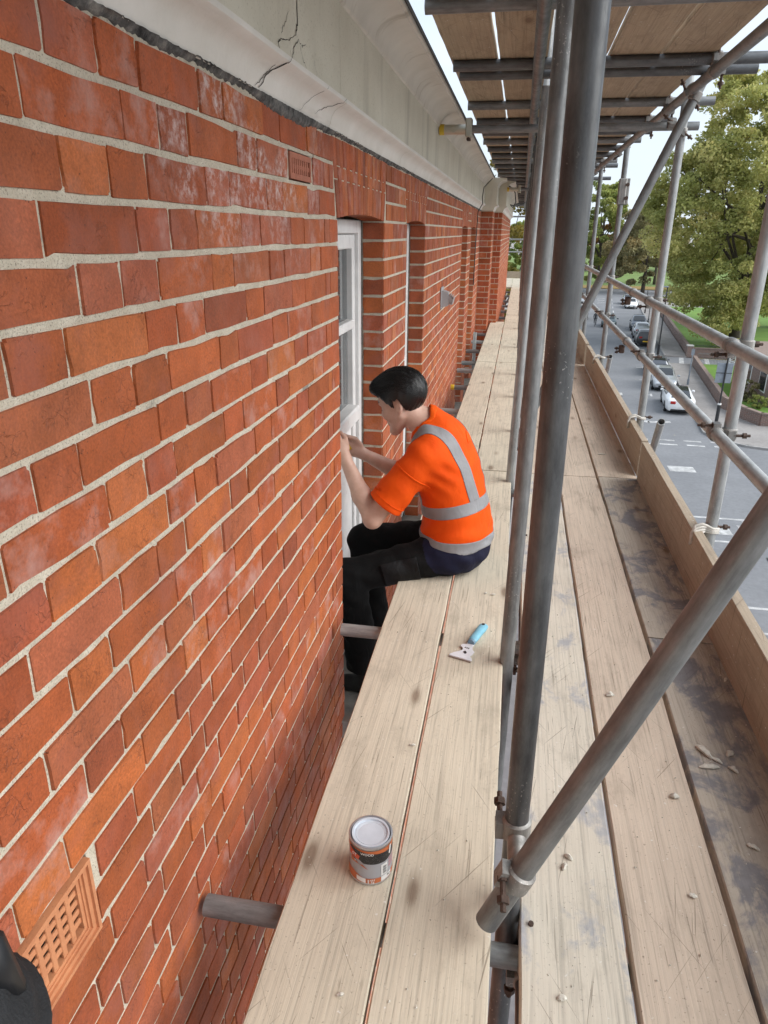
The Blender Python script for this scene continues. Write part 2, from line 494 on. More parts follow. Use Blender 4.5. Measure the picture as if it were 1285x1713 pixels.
wb.box(-0.40, BX2-0.0036, BS+0.0036, BAY1, -1.41, 1.70)
wall = P(wb.build('wall', MORTAR, bld))
lw = MB(); lw.box(-0.40, FX, -4.0, BAY0, GROUND, -1.41); lw.box(-0.40, BX1-0.0036, BAY0, BS, GROUND, -1.41); lw.box(-0.40, BX2-0.0036, BS, BAY1, GROUND, -1.41)
P(lw.build('lower_wall', LOWB, bld))

# ---- bricks: (origin, along, out) frames
def flemish(y0, y1, par):
    out = []
    y = y0
    seq = [0.118, 0.060] if par else [0.238, 0.118]
    S = True if par else True
    for w in seq:
        out.append((y, y+w)); y += w
    while y < y1 - 0.001:
        w = 0.238 if S else 0.118
        S = not S
        e = min(y+w, y1)
        if y1 - e < 0.045: e = y1
        out.append((y, e)); y = e
    return [(a, min(b, y1)) for a, b in out if min(b, y1) - a > 0.02]

PA = [-0.40,-0.282,-0.165,0.072,0.19,0.43,0.545,0.785,0.900,1.140,1.257,1.373,1.611,1.734,1.967,2.094,2.330,2.395,2.50]
PB = [-0.472,-0.235,-0.117,0.12,0.24,0.357,0.597,0.715,0.956,1.080,1.197,1.434,1.548,1.789,1.906,2.148,2.267,2.50]
VENTS = [(1.965, 2.207, 0, 0), (0.525, 0.762, 14, 15)]     # y0, y1, first row, last row
specs = []     # (frame, a0, a1, z0, z1, rnd)
rb = random.Random(11)
KMAX = 36
for k in range(-1, KMAX):
    z1, z0 = zk(k), zk(k+1)
    per = PA if k % 2 == 0 else PB
    jit = [0] + [rb.uniform(-0.007, 0.007) for _ in per[2:]] + [0]
    for i in range(len(per)-1):
        a, b = per[i] + jit[i], per[i+1] + jit[i+1]
        if k == -1 and b > 2.47: b = 2.455
        if k in (0, 1) and b > 2.45: b = 2.452 + (0.02 if k == 1 else 0)
        if b - a < 0.02: continue
        skip = False
        for v0, v1, k0, k1 in VENTS:
            if k0 <= k <= k1:
                if a >= v0-0.03 and b <= v1+0.03: skip = True
                elif a < v0 < b: b = v0
                elif a < v1 < b: a = v1
        if skip or b - a < 0.03: continue
        specs.append(('X', a, b, z0, z1))
    spans = [(3.38,4.07),(4.87,7.94),(8.74,9.36),(10.30,11.30)] if 2 <= k < 27 else \
            ([(3.43,4.03),(4.91,7.91),(8.77,9.33),(10.33,11.30)] if k < 2 else [(2.50, 11.30)])
    for s0, s1 in spans:
        for a, b in flemish(s0, s1, k % 2): specs.append(('X', a, b, z0, z1))
    if 2 <= k < 27:
        for w0, w1 in WINS:
            specs.append(('J%.2f' % w1, 0.0, 0.102, z0, z1))
    # bay returns and faces
    for a, b in ([(0, 0.172)] if k % 2 else [(0, 0.115), (0.115, 0.172)]): specs.append(('R%.2f' % BAY0, a, b, z0, z1))
    for a, b in ([(0, 0.060), (0.060, 0.120)] if k % 2 else [(0, 0.120)]): specs.append(('R%.2f' % BS, a, b, z0, z1))
    for a, b in flemish(BAY0, BS, k % 2): specs.append(('B1', a, b, z0, z1))
    for a, b in flemish(BS, BAY1, k % 2): specs.append(('B2', a, b, z0, z1))

def frame_of(t):
    """origin, along, out"""
    if t == 'X': return Vector((0,0,0)), Vector((0,1,0)), Vector((1,0,0))
    if t == 'B1': return Vector((BX1,0,0)), Vector((0,1,0)), Vector((1,0,0))
    if t == 'B2': return Vector((BX2,0,0)), Vector((0,1,0)), Vector((1,0,0))
    if t[0] == 'J': return Vector((0, float(t[1:]), 0)), Vector((-1,0,0)), Vector((0,-1,0))
    y = float(t[1:]); x = 0.0 if abs(y-BAY0) < 0.01 else BX1
    return Vector((x, y, 0)), Vector((1,0,0)), Vector((0,-1,0))

def px_size(sp):
    o, u, n = frame_of(sp[0])
    c = o + u*((sp[1]+sp[2])/2) + Vector((0,0,(sp[3]+sp[4])/2))
    q = project(c)
    if q is None or not (-60 < q[0] < 1300 and -60 < q[1] < 1770): return 0
    cs = [project(o + u*a + Vector((0,0,z))) for a, z in ((sp[1],sp[3]),(sp[2],sp[3]),(sp[2],sp[4]),(sp[1],sp[4]))]
    if any(v is None for v in cs): return 0
    if q[0] > 575 and q[1] > 1240: return 0
    ar = 0
    for i in range(4): ar += cs[i][0]*cs[(i+1)%4][1] - cs[(i+1)%4][0]*cs[i][1]
    ar = abs(ar)/2
    if c.z < 0 and sp[0] == 'X' and q[1] > 1240 and q[0] > 470: ar *= 0.3
    return ar

specs.sort(key=px_size, reverse=True)
NOBJ = 288

def brick_proto(w, h, seed):
    r = random.Random(seed)
    pts = []
    hw, hh = w/2, h/2
    c = 0.0038
    raw = []
    for sx, sy in ((1,-1),(1,1),(-1,1),(-1,-1)):
        cr = c*r.uniform(0.3, 1.5)
        order = [(sx*hw, sy*(hh-cr)), (sx*(hw-cr*0.35), sy*(hh-cr*0.35)), (sx*(hw-cr), sy*hh)]
        if sx*sy > 0: pass
        else: order.reverse()
        raw.append(order)
    for i, o in enumerate(raw):
        pts += o
        nx = raw[(i+1) % 4][0]
        pts.append(((o[-1][0]+nx[0])/2, (o[-1][1]+nx[1])/2))
    mb = MB()
    outer, inner = [], []
    for y, z in pts:
        jy, jz = r.uniform(-0.0014, 0.0014), r.uniform(-0.0016, 0.0016)
        y += jy; z += jz
        outer.append((-0.013, y, z))
        ins = r.uniform(0.0006, 0.0016) if r.random() > 0.13 else r.uniform(0.0025, 0.006)
        inner.append((0.0, y - math.copysign(min(ins, abs(y)), y), z - math.copysign(min(ins, abs(z)), z)))
    n = len(pts)
    mb.add(outer + inner + [(0.0003, 0, 0)], [(i, (i+1) % n, n+(i+1) % n, n+i) for i in range(n)] + [(n+i, n+(i+1) % n, 2*n) for i in range(n)], 0, r.random())
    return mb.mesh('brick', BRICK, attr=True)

protoS = [brick_proto(0.230, 0.0700, 100+i) for i in range(14)]
protoH = [brick_proto(0.111, 0.0700, 200+i) for i in range(14)]
JY, JZ = 0.0055, 0.0100
for sp in specs[:NOBJ]:
    t, a, b, z0, z1 = sp
    o_, u, n = frame_of(t)
    w, h = b-a-JY-rb.uniform(-0.0015, 0.0015), z1-z0-JZ
    st = (b-a) > 0.17
    me = rb.choice(protoS if st else protoH)
    ob = bpy.data.objects.new('brick', me)
    link(ob, wall)
    c = o_ + u*((a+b)/2) + n*rb.uniform(-0.0008, 0.0014) + Vector((0,0,(z0+z1)/2 + rb.uniform(-0.0012, 0.0012)))
    # local x = out, y = along
    yv = Vector((0,0,1)).cross(n)
    M3 = Matrix((n, yv, Vector((0,0,1)))).transposed()
    flip = rb.random() < 0.5
    rot = Matrix.Rotation(rb.uniform(-0.012, 0.012), 3, 'Z') @ Matrix.Rotation(rb.uniform(-0.014, 0.014), 3, 'Y') @ Matrix.Rotation(rb.uniform(-0.006, 0.006), 3, 'X')
    if flip: rot = Matrix.Rotation(math.pi, 3, 'X') @ rot
    S = Matrix.Diagonal((1, w/(0.230 if st else 0.111), h/0.070))
    ob.matrix_local = Matrix.Translation(c) @ (M3 @ rot @ S).to_4x4()

bk = MB()
for sp in specs[NOBJ:]:
    t, a, b, z0, z1 = sp
    o_, u, n = frame_of(t)
    a += JY/2; b -= JY/2; z0 += JZ/2; z1 -= JZ/2
    e = rb.uniform(-0.0006, 0.0012); i_ = 0.0012
    ring = [(a, z0), (b, z0), (b, z1), (a, z1)]
    front = [(a+i_+rb.uniform(0,.002), z0+i_+rb.uniform(0,.001)), (b-i_-rb.uniform(0,.002), z0+i_), (b-i_, z1-i_-rb.uniform(0,.001)), (a+i_, z1-i_)]
    vs_ = [o_ + u*p + n*(-0.012) + Vector((0,0,q)) for p, q in ring] + [o_ + u*p + n*e + Vector((0,0,q)) for p, q in front]
    bk.add(vs_, [(4,5,6,7),(0,1,5,4),(1,2,6,5),(2,3,7,6),(3,0,4,7)], 0, rb.random())
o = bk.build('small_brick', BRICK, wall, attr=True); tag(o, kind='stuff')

# ---- flat gauged arches: voussoirs
def arch(w0, w1, objs):
    par = P(MB().box(-0.09, FX+0.0012, w0+0.004, w1-0.004, HEAD+0.0305, 1.66).build('arch_bed', MORTAR, bld))
    off = Vector((0,0,0))
    n = max(8, round((w1-w0+0.10)/0.047))
    m_ = MB()
    for i in range(n):
        f0, f1 = i/n, (i+1)/n
        def yy(f, z):
            bot = w0 + f*(w1-w0); top = (w0-0.055) + f*(w1-w0+0.11)
            return bot + (top-bot)*((z-HEAD)/0.24)
        cam_ = lambda f: HEAD + 0.018*(1-(2*f-1)**2)
        zs = [cam_((f0+f1)/2), HEAD + (0.158 if i % 2 else 0.118), 1.648]
        for j in range(2):
            za, zb = zs[j] + (0.002 if j else 0), zs[j+1] - (0.002 if j == 0 else 0)
            g = 0.0015
            q = [(yy(f0,za)+g, za), (yy(f1,za)-g, za), (yy(f1,zb)-g, zb), (yy(f0,zb)+g, zb)]
            e = rb.uniform(-0.001, 0.0025)
            mb = m_ if not objs else MB()
            depth = -0.095 if j == 0 else -0.02
            vs_ = [(depth, y, z) for y, z in q] + [(e-0.002, y, z) for y, z in q] + [(e, y+(0.002 if c in (0,3) else -0.002), z+(0.002 if c < 2 else -0.002)) for c, (y, z) in enumerate(q)]
            mb.add(vs_, [(0,1,5,4),(1,2,6,5),(2,3,7,6),(3,0,4,7),(4,5,9,8),(5,6,10,9),(6,7,11,10),(7,4,8,11),(8,9,10,11)], 0, rb.random())
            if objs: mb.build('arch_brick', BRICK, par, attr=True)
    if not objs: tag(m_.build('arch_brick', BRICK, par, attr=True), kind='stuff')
for i, (w0, w1) in enumerate(WINS): arch(w0, w1, i < 2)

# ---- air vents
TERRA = Mat('terracotta', rough=0.75); _p = TERRA.pos()
_c = TERRA.ramp(TERRA.noise(_p, 16, 5, 0.6), [(0.3, (0.47,0.185,0.085)), (0.7, (0.60,0.265,0.125))])
_c = TERRA.mix(TERRA.ramp(TERRA.noise(_p, 240, 3), [(0.62, 0.0), (0.7, 0.5)]), _c, (0.24,0.10,0.06))
TERRA.color(_c).bump(TERRA.noise(_p, 180, 4), 0.35, 0.002); TERRA = TERRA.m
TERRA_RED = simple('red_terracotta', (0.40,0.145,0.09), 0.75, 0, 0.15, 40, 0.2)
VENT_BACK = simple('vent_backing', (0.03,0.022,0.018), 0.95)  # dark backing plate seen through the vent holes
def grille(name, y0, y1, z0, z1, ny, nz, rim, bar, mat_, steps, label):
    root = P(MB().box(-0.070, -0.040, y0, y1, z0, z1).build(name, VENT_BACK, bld)); tag(root, label)
    fr = MB()
    for (d, x) in steps:                                 # moulded frame, stepping inwards
        d2 = d[1]; d1 = d[0]
        fr.box(-0.045, x, y0+d1, y1-d1, z0+d1, z0+d2); fr.box(-0.045, x, y0+d1, y1-d1, z1-d2, z1-d1)
        fr.box(-0.045, x, y0+d1, y0+d2, z0+d2, z1-d2); fr.box(-0.045, x, y1-d2, y1-d1, z0+d2, z1-d2)
    fr.build('frame', mat_, root)
    iy0, iy1, iz0, iz1 = y0+rim, y1-rim, z0+rim, z1-rim
    py, pz = (iy1-iy0)/ny, (iz1-iz0)/nz
    for i in range(1, ny):
        MB().bbox(-0.013, steps[-1][1]-0.0015, iy0+i*py-bar/2, iy0+i*py+bar/2, iz0, iz1, 0.0012).build('bar', mat_, root)
    for j in range(1, nz):
        MB().bbox(-0.0135, steps[-1][1]-0.0032, iy0, iy1, iz0+j*pz-bar/2, iz0+j*pz+bar/2, 0.0012).build('bar', mat_, root)
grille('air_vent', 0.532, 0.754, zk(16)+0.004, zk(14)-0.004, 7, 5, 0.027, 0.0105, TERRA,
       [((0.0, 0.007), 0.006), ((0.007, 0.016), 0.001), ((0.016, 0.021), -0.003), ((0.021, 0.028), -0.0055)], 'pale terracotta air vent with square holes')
grille('air_brick', 1.985, 2.187, zk(1)+0.008, zk(0)-0.008, 9, 2, 0.013, 0.0115, TERRA_RED,
       [((0.0, 0.014), 0.001)], 'small red air brick with two rows of slots under the cornice')

# ---- stone cornice
STONE = Mat('cream_stone', rough=0.85); _p = STONE.pos()
_c = STONE.ramp(STONE.noise(_p, 3.0, 5, 0.6), [(0.3, (0.60,0.565,0.465)), (0.7, (0.72,0.69,0.585))])
_c = STONE.mix(STONE.ramp(STONE.noise(_p, 150, 4, 0.65), [(0.58, 0.0), (0.68, 0.55)]), _c, (0.36,0.32,0.25))
_st = STONE.ramp(STONE.noise(STONE.map(_p, (4, 7, 0.9)), 1.0, 5, 0.6), [(0.54, 0.0), (0.72, 0.55)])
_c = STONE.mix(_st, _c, (0.40,0.375,0.31))
STONE.color(_c).bump(STONE.noise(_p, 130, 5, 0.65), 0.35, 0.003); STONE = STONE.m
WHITE_ST = Mat('limewashed_stone', rough=0.7); _p = WHITE_ST.pos()
_c = WHITE_ST.ramp(WHITE_ST.noise(_p, 5, 5, 0.6), [(0.3, (0.68,0.655,0.60)), (0.7, (0.80,0.775,0.73))])
_c = WHITE_ST.mix(WHITE_ST.ramp(WHITE_ST.noise(WHITE_ST.map(_p, (20, 3, 20)), 1.0, 5, 0.6), [(0.60, 0.0), (0.76, 0.4)]), _c, (0.42,0.38,0.33))
WHITE_ST.color(_c).bump(WHITE_ST.noise(_p, 60, 5, 0.6), 0.25, 0.003); WHITE_ST = WHITE_ST.m
COVE = Mat('grey_cove_stone', rough=0.8); _p = COVE.pos()
_c = COVE.ramp(COVE.noise(_p, 4, 5, 0.6), [(0.3, (0.58,0.55,0.49)), (0.7, (0.71,0.675,0.61))])
_c = COVE.mix(COVE.ramp(COVE.noise(COVE.map(_p, (3, 9, 3)), 1.0, 6, 0.65), [(0.56, 0.0), (0.70, 0.6)]), _c, (0.33,0.28,0.21))
COVE.color(_c).bump(COVE.noise(_p, 80, 5, 0.6), 0.25, 0.003); COVE = COVE.m
PROF = [(-0.20,1.660,1),(0.006,1.660,1),(0.012,1.672,1),(0.016,1.690,1),(0.026,1.706,1),(0.042,1.716,1),(0.056,1.722,1),(0.062,1.727,1),(0.062,1.738,1),
        (0.045,1.7395,0),(0.045,1.980,2),(0.053,1.985,2),(0.055,1.995,2),(0.062,2.016,2),(0.077,2.036,2),(0.100,2.052,2),(0.130,2.062,2),(0.158,2.066,2),
        (0.160,2.070,2),(0.168,2.071,2),(0.170,2.085,2),(-0.20,2.10,2)]
corn = P(MB().box(-0.38, -0.21, -4, BAY1, 1.66, 2.12).build('cornice', STONE, bld))
def cornice_run(y0, y1, dx, joints):
    js = [y0] + [j for j in joints if y0 < j < y1] + [y1]
    for a, b in zip(js[:-1], js[1:]):
        mb = MB(); n = len(PROF); g = 0.0011
        NY = 6
        for i in range(NY+1):
            y = a+g + (b-a-2*g)*i/NY
            for x, z, _ in PROF:
                wob = 0.0012*math.sin(y*7.3+z*31) if x > 0 else 0
                mb.v.append((x+dx+wob, y, z))
        for i in range(NY):
            for k in range(n):
                k2 = (k+1) % n
                mb.f.append((i*n+k, i*n+k2, (i+1)*n+k2, (i+1)*n+k)); mb.m.append(PROF[k][2]); mb.a.append(0)
        mb.f.append(tuple(range(n))); mb.m.append(0); mb.a.append(0)
        mb.f.append(tuple(range(NY*n, NY*n+n))); mb.m.append(0); mb.a.append(0)
        ob = mb.build('cornice_stone', [STONE, WHITE_ST, COVE], corn, smooth=32)
cornice_run(-3.0, BAY0-0.06, 0.0, [-1.64, -0.30, 1.04, 2.375, 3.72, 5.06, 6.42, 7.75, 9.1, 10.4])
cornice_run(BAY0-0.055, BS-0.06, BX1, [])
cornice_run(BS-0.055, BAY1, BX2, [13.4, 14.8, 16.2, 17.6, 19.0])
LEAD = simple('lead_capping', (0.03,0.031,0.033), 0.6, 0, 0.3, 20)
MB().box(0.1715, 0.1755, -3, BAY0-0.06, 2.079, 2.096).build('lead_capping', LEAD, corn)
# cracks in the frieze and the bed moulding
CRK = simple('crack_shadow', (0.018,0.016,0.014), 0.95)
def crack(pts, w, fx=0.0458):
    mb = MB(); r = random.Random(len(pts)*7+int(pts[0][0]*100)); L = []
    for (y0, z0), (y1, z1) in zip(pts[:-1], pts[1:]):
        for i in range(5):
            t = i/5
            L.append((y0+(y1-y0)*t + r.uniform(-0.0035, 0.0035), z0+(z1-z0)*t + r.uniform(-0.003, 0.003)))
    L.append(pts[-1]); n = len(L)
    for i, (y, z) in enumerate(L):
        ww = w*(0.35+0.65*math.sin(math.pi*min(1, (i+0.5)/n)))*r.uniform(0.7, 1.3)
        f_ = fx if not callable(fx) else fx(z)
        mb.v += [(f_, y-ww/2, z+ww*0.2), (f_, y+ww/2, z-ww*0.2)]
    for i in range(n-1): mb.f.append((2*i, 2*i+1, 2*i+3, 2*i+2)); mb.m.append(0); mb.a.append(0)
    mb.build('crack', CRK, corn)
for pts, w in (([(1.944,1.885),(1.938,1.828),(1.921,1.800)], 0.0060), ([(1.921,1.800),(1.850,1.776),(1.806,1.773),(1.785,1.757),(1.793,1.738),(1.820,1.742)], 0.0035),
               ([(1.949,1.797),(1.909,1.779),(1.884,1.7405)], 0.0032), ([(1.949,1.797),(1.973,1.789),(2.008,1.801)], 0.0032),
               ([(1.955,1.786),(1.975,1.765),(2.018,1.742)], 0.0030), ([(1.870,1.835),(1.83,1.80),(1.807,1.781)], 0.0016), ([(2.05,1.80),(2.10,1.765),(2.11,1.742)], 0.0012)):
    crack(pts, w)
def bedx(z):
    for (x0, z0, _), (x1, z1, _) in zip(PROF[1:8], PROF[2:9]):
        if z0 <= z <= z1: return x0 + (x1-x0)*(z-z0)/max(1e-6, z1-z0) + 0.003
    return 0.066
for pts, w in (([(1.82,1.737),(1.800,1.718),(1.764,1.690),(1.735,1.664)], 0.0034), ([(1.775,1.712),(1.752,1.690),(1.712,1.664)], 0.0026), ([(2.375,1.737),(2.33,1.715),(2.26,1.698),(2.19,1.674)], 0.0022), ([(2.16,1.735),(2.12,1.70),(2.05,1.664)], 0.0015)):
    crack(pts, w, bedx)
# old grey pointing between brick and cornice, with a shadow line painted dark
FLASH = Mat('pointing_with_shadow', rough=0.95); _p = FLASH.pos()
_c = FLASH.ramp(FLASH.noise(_p, 25, 6, 0.7), [(0.32, (0.025,0.025,0.026)), (0.52, (0.13,0.128,0.125)), (0.72, (0.33,0.315,0.285))])
FLASH.color(_c).bump(FLASH.noise(_p, 120, 5, 0.7), 0.8, 0.004); FLASH = FLASH.m
fl = MB(); N_ = 1500
for i in range(N_+1):
    y = -2 + (BAY0+2)*i/N_
    lowz = 1.6515 + 0.002*math.sin(y*5.1) + 0.002*math.sin(y*23) + rb.uniform(-0.003, 0.003)
    if 1.68 < y < 2.3: lowz -= 0.016*math.sin((y-1.68)/0.62*math.pi)
    fl.v += [(0.0015, y, lowz), (0.007+rb.uniform(-0.001,0.002), y, lowz+0.008), (0.009+rb.uniform(-0.001,0.003), y, 1.6605), (-0.004, y, lowz-0.002)]
for i in range(N_):
    b0 = i*4
    for p_, q_ in ((3,0),(0,1),(1,2)): fl.f.append((b0+p_, b0+q_, b0+4+q_, b0+4+p_)); fl.m.append(0); fl.a.append(0)
P(fl.build('pointing', FLASH, bld, smooth=True))

# ---- windows
PAINT = Mat('white_window_paint', rough=0.45); _p = PAINT.pos()
_c = PAINT.ramp(PAINT.noise(_p, 9, 5, 0.6), [(0.3, (0.66,0.66,0.655)), (0.7, (0.80,0.80,0.79))])
_pe = PAINT.ramp(PAINT.noise(PAINT.map(_p, (30, 30, 9)), 1.0, 7, 0.7), [(0.63, 0.0), (0.66, 0.85)])
_c = PAINT.mix(_pe, _c, (0.36,0.35,0.335))
PAINT.color(_c).bump(PAINT.noise(_p, 40, 5), 0.15, 0.002); PAINT = PAINT.m
GLASS = Mat('window_glass', (0.055,0.062,0.066), 0.06, 0.0, 0.7); _p = GLASS.pos()
GLASS.color(GLASS.ramp(GLASS.noise(GLASS.map(_p, (1, 22, 0.8)), 1.0, 3), [(0.35, (0.035,0.04,0.043)), (0.7, (0.17,0.18,0.18))])); GLASS = GLASS.m
SILLST = simple('grey_sill_stone', (0.30,0.30,0.285), 0.85, 0, 0.25, 14, 0.3)
SEAL = simple('perished_sealant', (0.16,0.15,0.14), 0.9, 0, 0.5, 60, 0.4)
def window(w0, w1, label):
    root = P(MB().box(-0.40, -0.185, w0, w1, SILL, HEAD+0.03).build('window', SEAL, bld)); tag(root, label)
    fx0, fx1 = -0.185, -0.104
    fr = MB()
    fr.bbox(fx0, fx1, w0+0.012, w0+0.062, SILL+0.03, HEAD+0.006); fr.bbox(fx0, fx1, w1-0.062, w1-0.012, SILL+0.03, HEAD+0.006)
    fr.bbox(fx0, fx1-0.001, w0+0.0625, w1-0.0625, HEAD-0.050, HEAD+0.005)
    fr.bbox(fx0, fx1-0.001, w0+0.0625, w1-0.0625, SILL+0.03, SILL+0.10)
    fr.build('frame', PAINT, root)
    sh = MB(); sx0, sx1 = -0.175, -0.122
    a, b = w0+0.064, w1-0.064
    sh.bbox(sx0, sx1, a, a+0.048, SILL+0.10, HEAD-0.052); sh.bbox(sx0, sx1, b-0.048, b, SILL+0.10, HEAD-0.052)
    sh.bbox(sx0, sx1-0.001, a+0.0485, b-0.0485, HEAD-0.112, HEAD-0.053)
    sh.build('sash', PAINT, root)
    MB().bbox(sx0, sx1+0.006, a+0.0485, b-0.0485, 0.955, 0.995).build('glazing_bar', PAINT, root)
    MB().bbox(sx0, -0.090, a+0.0485, b-0.0485, 0.530, 0.600, 0.008).build('bottom_rail', PAINT, root)
    for z0, z1 in ((0.995, HEAD-0.112), (0.600, 0.955)):
        MB().box(-0.155, -0.149, a+0.048, b-0.048, z0, z1).build('pane', GLASS, root)
    MB().bbox(-0.165, -0.135, a+0.0485, b-0.0485, SILL+0.101, 0.529, 0.004).build('panel', PAINT, root)
    MB().box(-0.18, -0.100, w0+0.0005, w0+0.0115, SILL, HEAD+0.01).box(-0.18, -0.1005, w1-0.0115, w1-0.0005, SILL, HEAD+0.01).build('sealant', SEAL, root)
    MB().bbox(-0.186, 0.062, w0-0.045, w1+0.045, SILL-0.095, SILL+0.004, 0.006).build('sill', SILLST, root)
for (w0, w1), lb in zip(WINS, ('white painted window in front of the seated worker', 'white painted window behind the seated worker', 'third window along the wall', 'fourth window along the wall')):
    window(w0, w1, lb)

# ---- grey plastic vent cowl on the wall
GREYP = simple('grey_plastic', (0.36,0.36,0.37), 0.5, 0, 0.08)
cw = P(MB().bbox(0.003, 0.010, 5.92, 6.10, 0.785, 0.955, 0.003).build('vent_cowl', GREYP, bld)); tag(cw, 'grey plastic vent cowl with slanted louvres')
m_ = MB(); m_.add([(0.010,5.935,0.80),(0.010,6.085,0.80),(0.010,6.085,0.93),(0.010,5.935,0.93),(0.060,5.945,0.81),(0.060,6.075,0.81),(0.060,6.075,0.915),(0.060,5.945,0.915)],
          [(0,1,5,4),(1,2,6,5),(2,3,7,6),(3,0,4,7),(4,5,6,7)]); m_.build('hood', GREYP, cw)
for i in range(3):
    x = 0.061+0.014*i
    m_ = MB(); m_.add([(x,5.95,0.890-0.015*i),(x,6.07,0.890-0.015*i),(x+0.022,6.07,0.905-0.009*i),(x+0.022,5.95,0.905-0.009*i),(x,5.95,0.822),(x,6.07,0.822),(x+0.006,6.07,0.819),(x+0.006,5.95,0.819)],
           [(0,1,2,3),(4,5,6,7),(0,1,5,4),(2,3,7,6),(0,3,7,4),(1,2,6,5)]); m_.build('louvre', GREYP, cw)
# ================================================================== scaffold
R_T = 0.02415
def tube_mesh(L, mat_):
    mb = MB(); n = 24; ri = R_T-0.004
    for r, z in ((R_T, 0), (R_T, L), (ri, L), (ri, 0)):
        for k in range(n):
            t = 2*math.pi*k/n; mb.v.append((r*math.cos(t), r*math.sin(t), z))
    for i in range(4):
        for k in range(n):
            a, b = i*n, ((i+1) % 4)*n
            mb.f.append((a+k, a+(k+1) % n, b+(k+1) % n, b+k)); mb.m.append(0); mb.a.append(0)
    return mb.mesh('scaffold_tube', mat_, smooth=40)
def tube(p0, p1, mat_, label, group=None, name='scaffold_tube'):
    p0, p1 = Vector(p0), Vector(p1)
    o = bpy.data.objects.new(name, tube_mesh((p1-p0).length, mat_)); link(o)
    o.location = p0
    o.rotation_mode = 'QUATERNION'; o.rotation_quaternion = (p1-p0).normalized().to_track_quat('Z', 'Y')
    return tag(o, label, 'scaffold tube', group)

def band(mb, c, d, w=0.046, r0=0.0246, r1=0.0305, n=20):
    c, d = Vector(c), Vector(d).normalized()
    a = d.orthogonal().normalized(); b = d.cross(a)
    o = len(mb.v)
    for r, s in ((r0, -w/2), (r1, -w/2+0.004), (r1, w/2-0.004), (r0, w/2)):
        for k in range(n):
            t = 2*math.pi*k/n; mb.v.append(tuple(c + d*s + a*(r*math.cos(t)) + b*(r*math.sin(t))))
    for i in range(3):
        for k in range(n):
            mb.f.append((o+i*n+k, o+i*n+(k+1) % n, o+(i+1)*n+(k+1) % n, o+(i+1)*n+k)); mb.m.append(0); mb.a.append(0)

def bolt(mb, c, d, L=0.075):
    c, d = Vector(c), Vector(d).normalized()
    L *= 0.8
    mb.tube(c-d*0.012, c+d*L, 0.0058, n=8)
    mb.tube(c+d*(L*0.45), c+d*(L*0.45+0.013), 0.0125, n=6)
    mb.tube(c-d*0.014, c-d*0.004, 0.011, n=6)

def coupler(pa, da, pb, db, label, flip=1, group='scaffold couplers'):
    """double coupler: a band on each tube, saddle between, two bolts"""
    pa, pb, da, db = Vector(pa), Vector(pb), Vector(da).normalized(), Vector(db).normalized()
    mid = (pa+pb)/2
    root = empty('scaffold_coupler', mid); tag(root, label, 'coupler', group)
    n = (pb-pa); n = n.normalized() if n.length > 1e-4 else da.cross(db)
    for p, d in ((pa, da), (pb, db)):
        mb = MB(); band(mb, p-mid, d)
        s = d.cross(n).normalized()*flip
        # flap lug beside the band
        q = p-mid + s*0.033
        a, b, c_ = d*0.020, s*0.010, n*0.014
        vs_ = [q+a*i+b*j+c_*k for i in (-1,1) for j in (-1,1) for k in (-1,1)]
        mb.add(vs_, [(0,1,3,2),(4,6,7,5),(0,4,5,1),(2,3,7,6),(0,2,6,4),(1,5,7,3)])
        mb.build('band', FITTING, root, smooth=40)
        mb = MB(); bolt(mb, q - n*0.02*(1 if p is pa else -1), n*(1 if p is pb else -1)*1.0, 0.062)
        mb.build('bolt', RUST, root, smooth=40)
    mb = MB(); mb.tube((pa-mid)*0.5, (pb-mid)*0.5, 0.020, n=10); mb.build('saddle', FITTING, root, smooth=40)
    return root

def board(x0, x1, y0, y1, zt, mat_, label, group, th=0.038, seed=0, name='scaffold_board'):
    """sawn board: chamfered, edges slightly wandering"""
    r = random.Random(int(x0*1000)+int(y0*100)+seed); mb = MB(); n = 40
    ex0 = ex1 = 0.0
    prof = lambda a, b: [(a, zt-th), (b, zt-th), (b, zt-0.004), (b-0.003, zt), (a+0.003, zt), (a, zt-0.004)]
    for i in range(n+1):
        y = y0 + (y1-y0)*i/n
        ex0 = ex0*0.7 + r.uniform(-0.0012, 0.0012); ex1 = ex1*0.7 + r.uniform(-0.0012, 0.0012)
        for x, z in prof(x0+0.0015+ex0, x1-0.0015+ex1):
            mb.v.append((x, y + (0.004*math.sin(x*40) if i in (0, n) else 0), z + 0.0012*math.sin(y*2.1+x0*9)))
    for i in range(n):
        for k in range(6):
            mb.f.append((i*6+k, i*6+(k+1) % 6, (i+1)*6+(k+1) % 6, (i+1)*6+k)); mb.m.append(0); mb.a.append(0)
    mb.f += [tuple(range(6)), tuple(range(n*6, n*6+6))]; mb.m += [0, 0]; mb.a += [0, 0]
    o = mb.build(name, mat_, origin=((x0+x1)/2, (y0+y1)/2, zt-th))
    return tag(o, label, 'board', group)

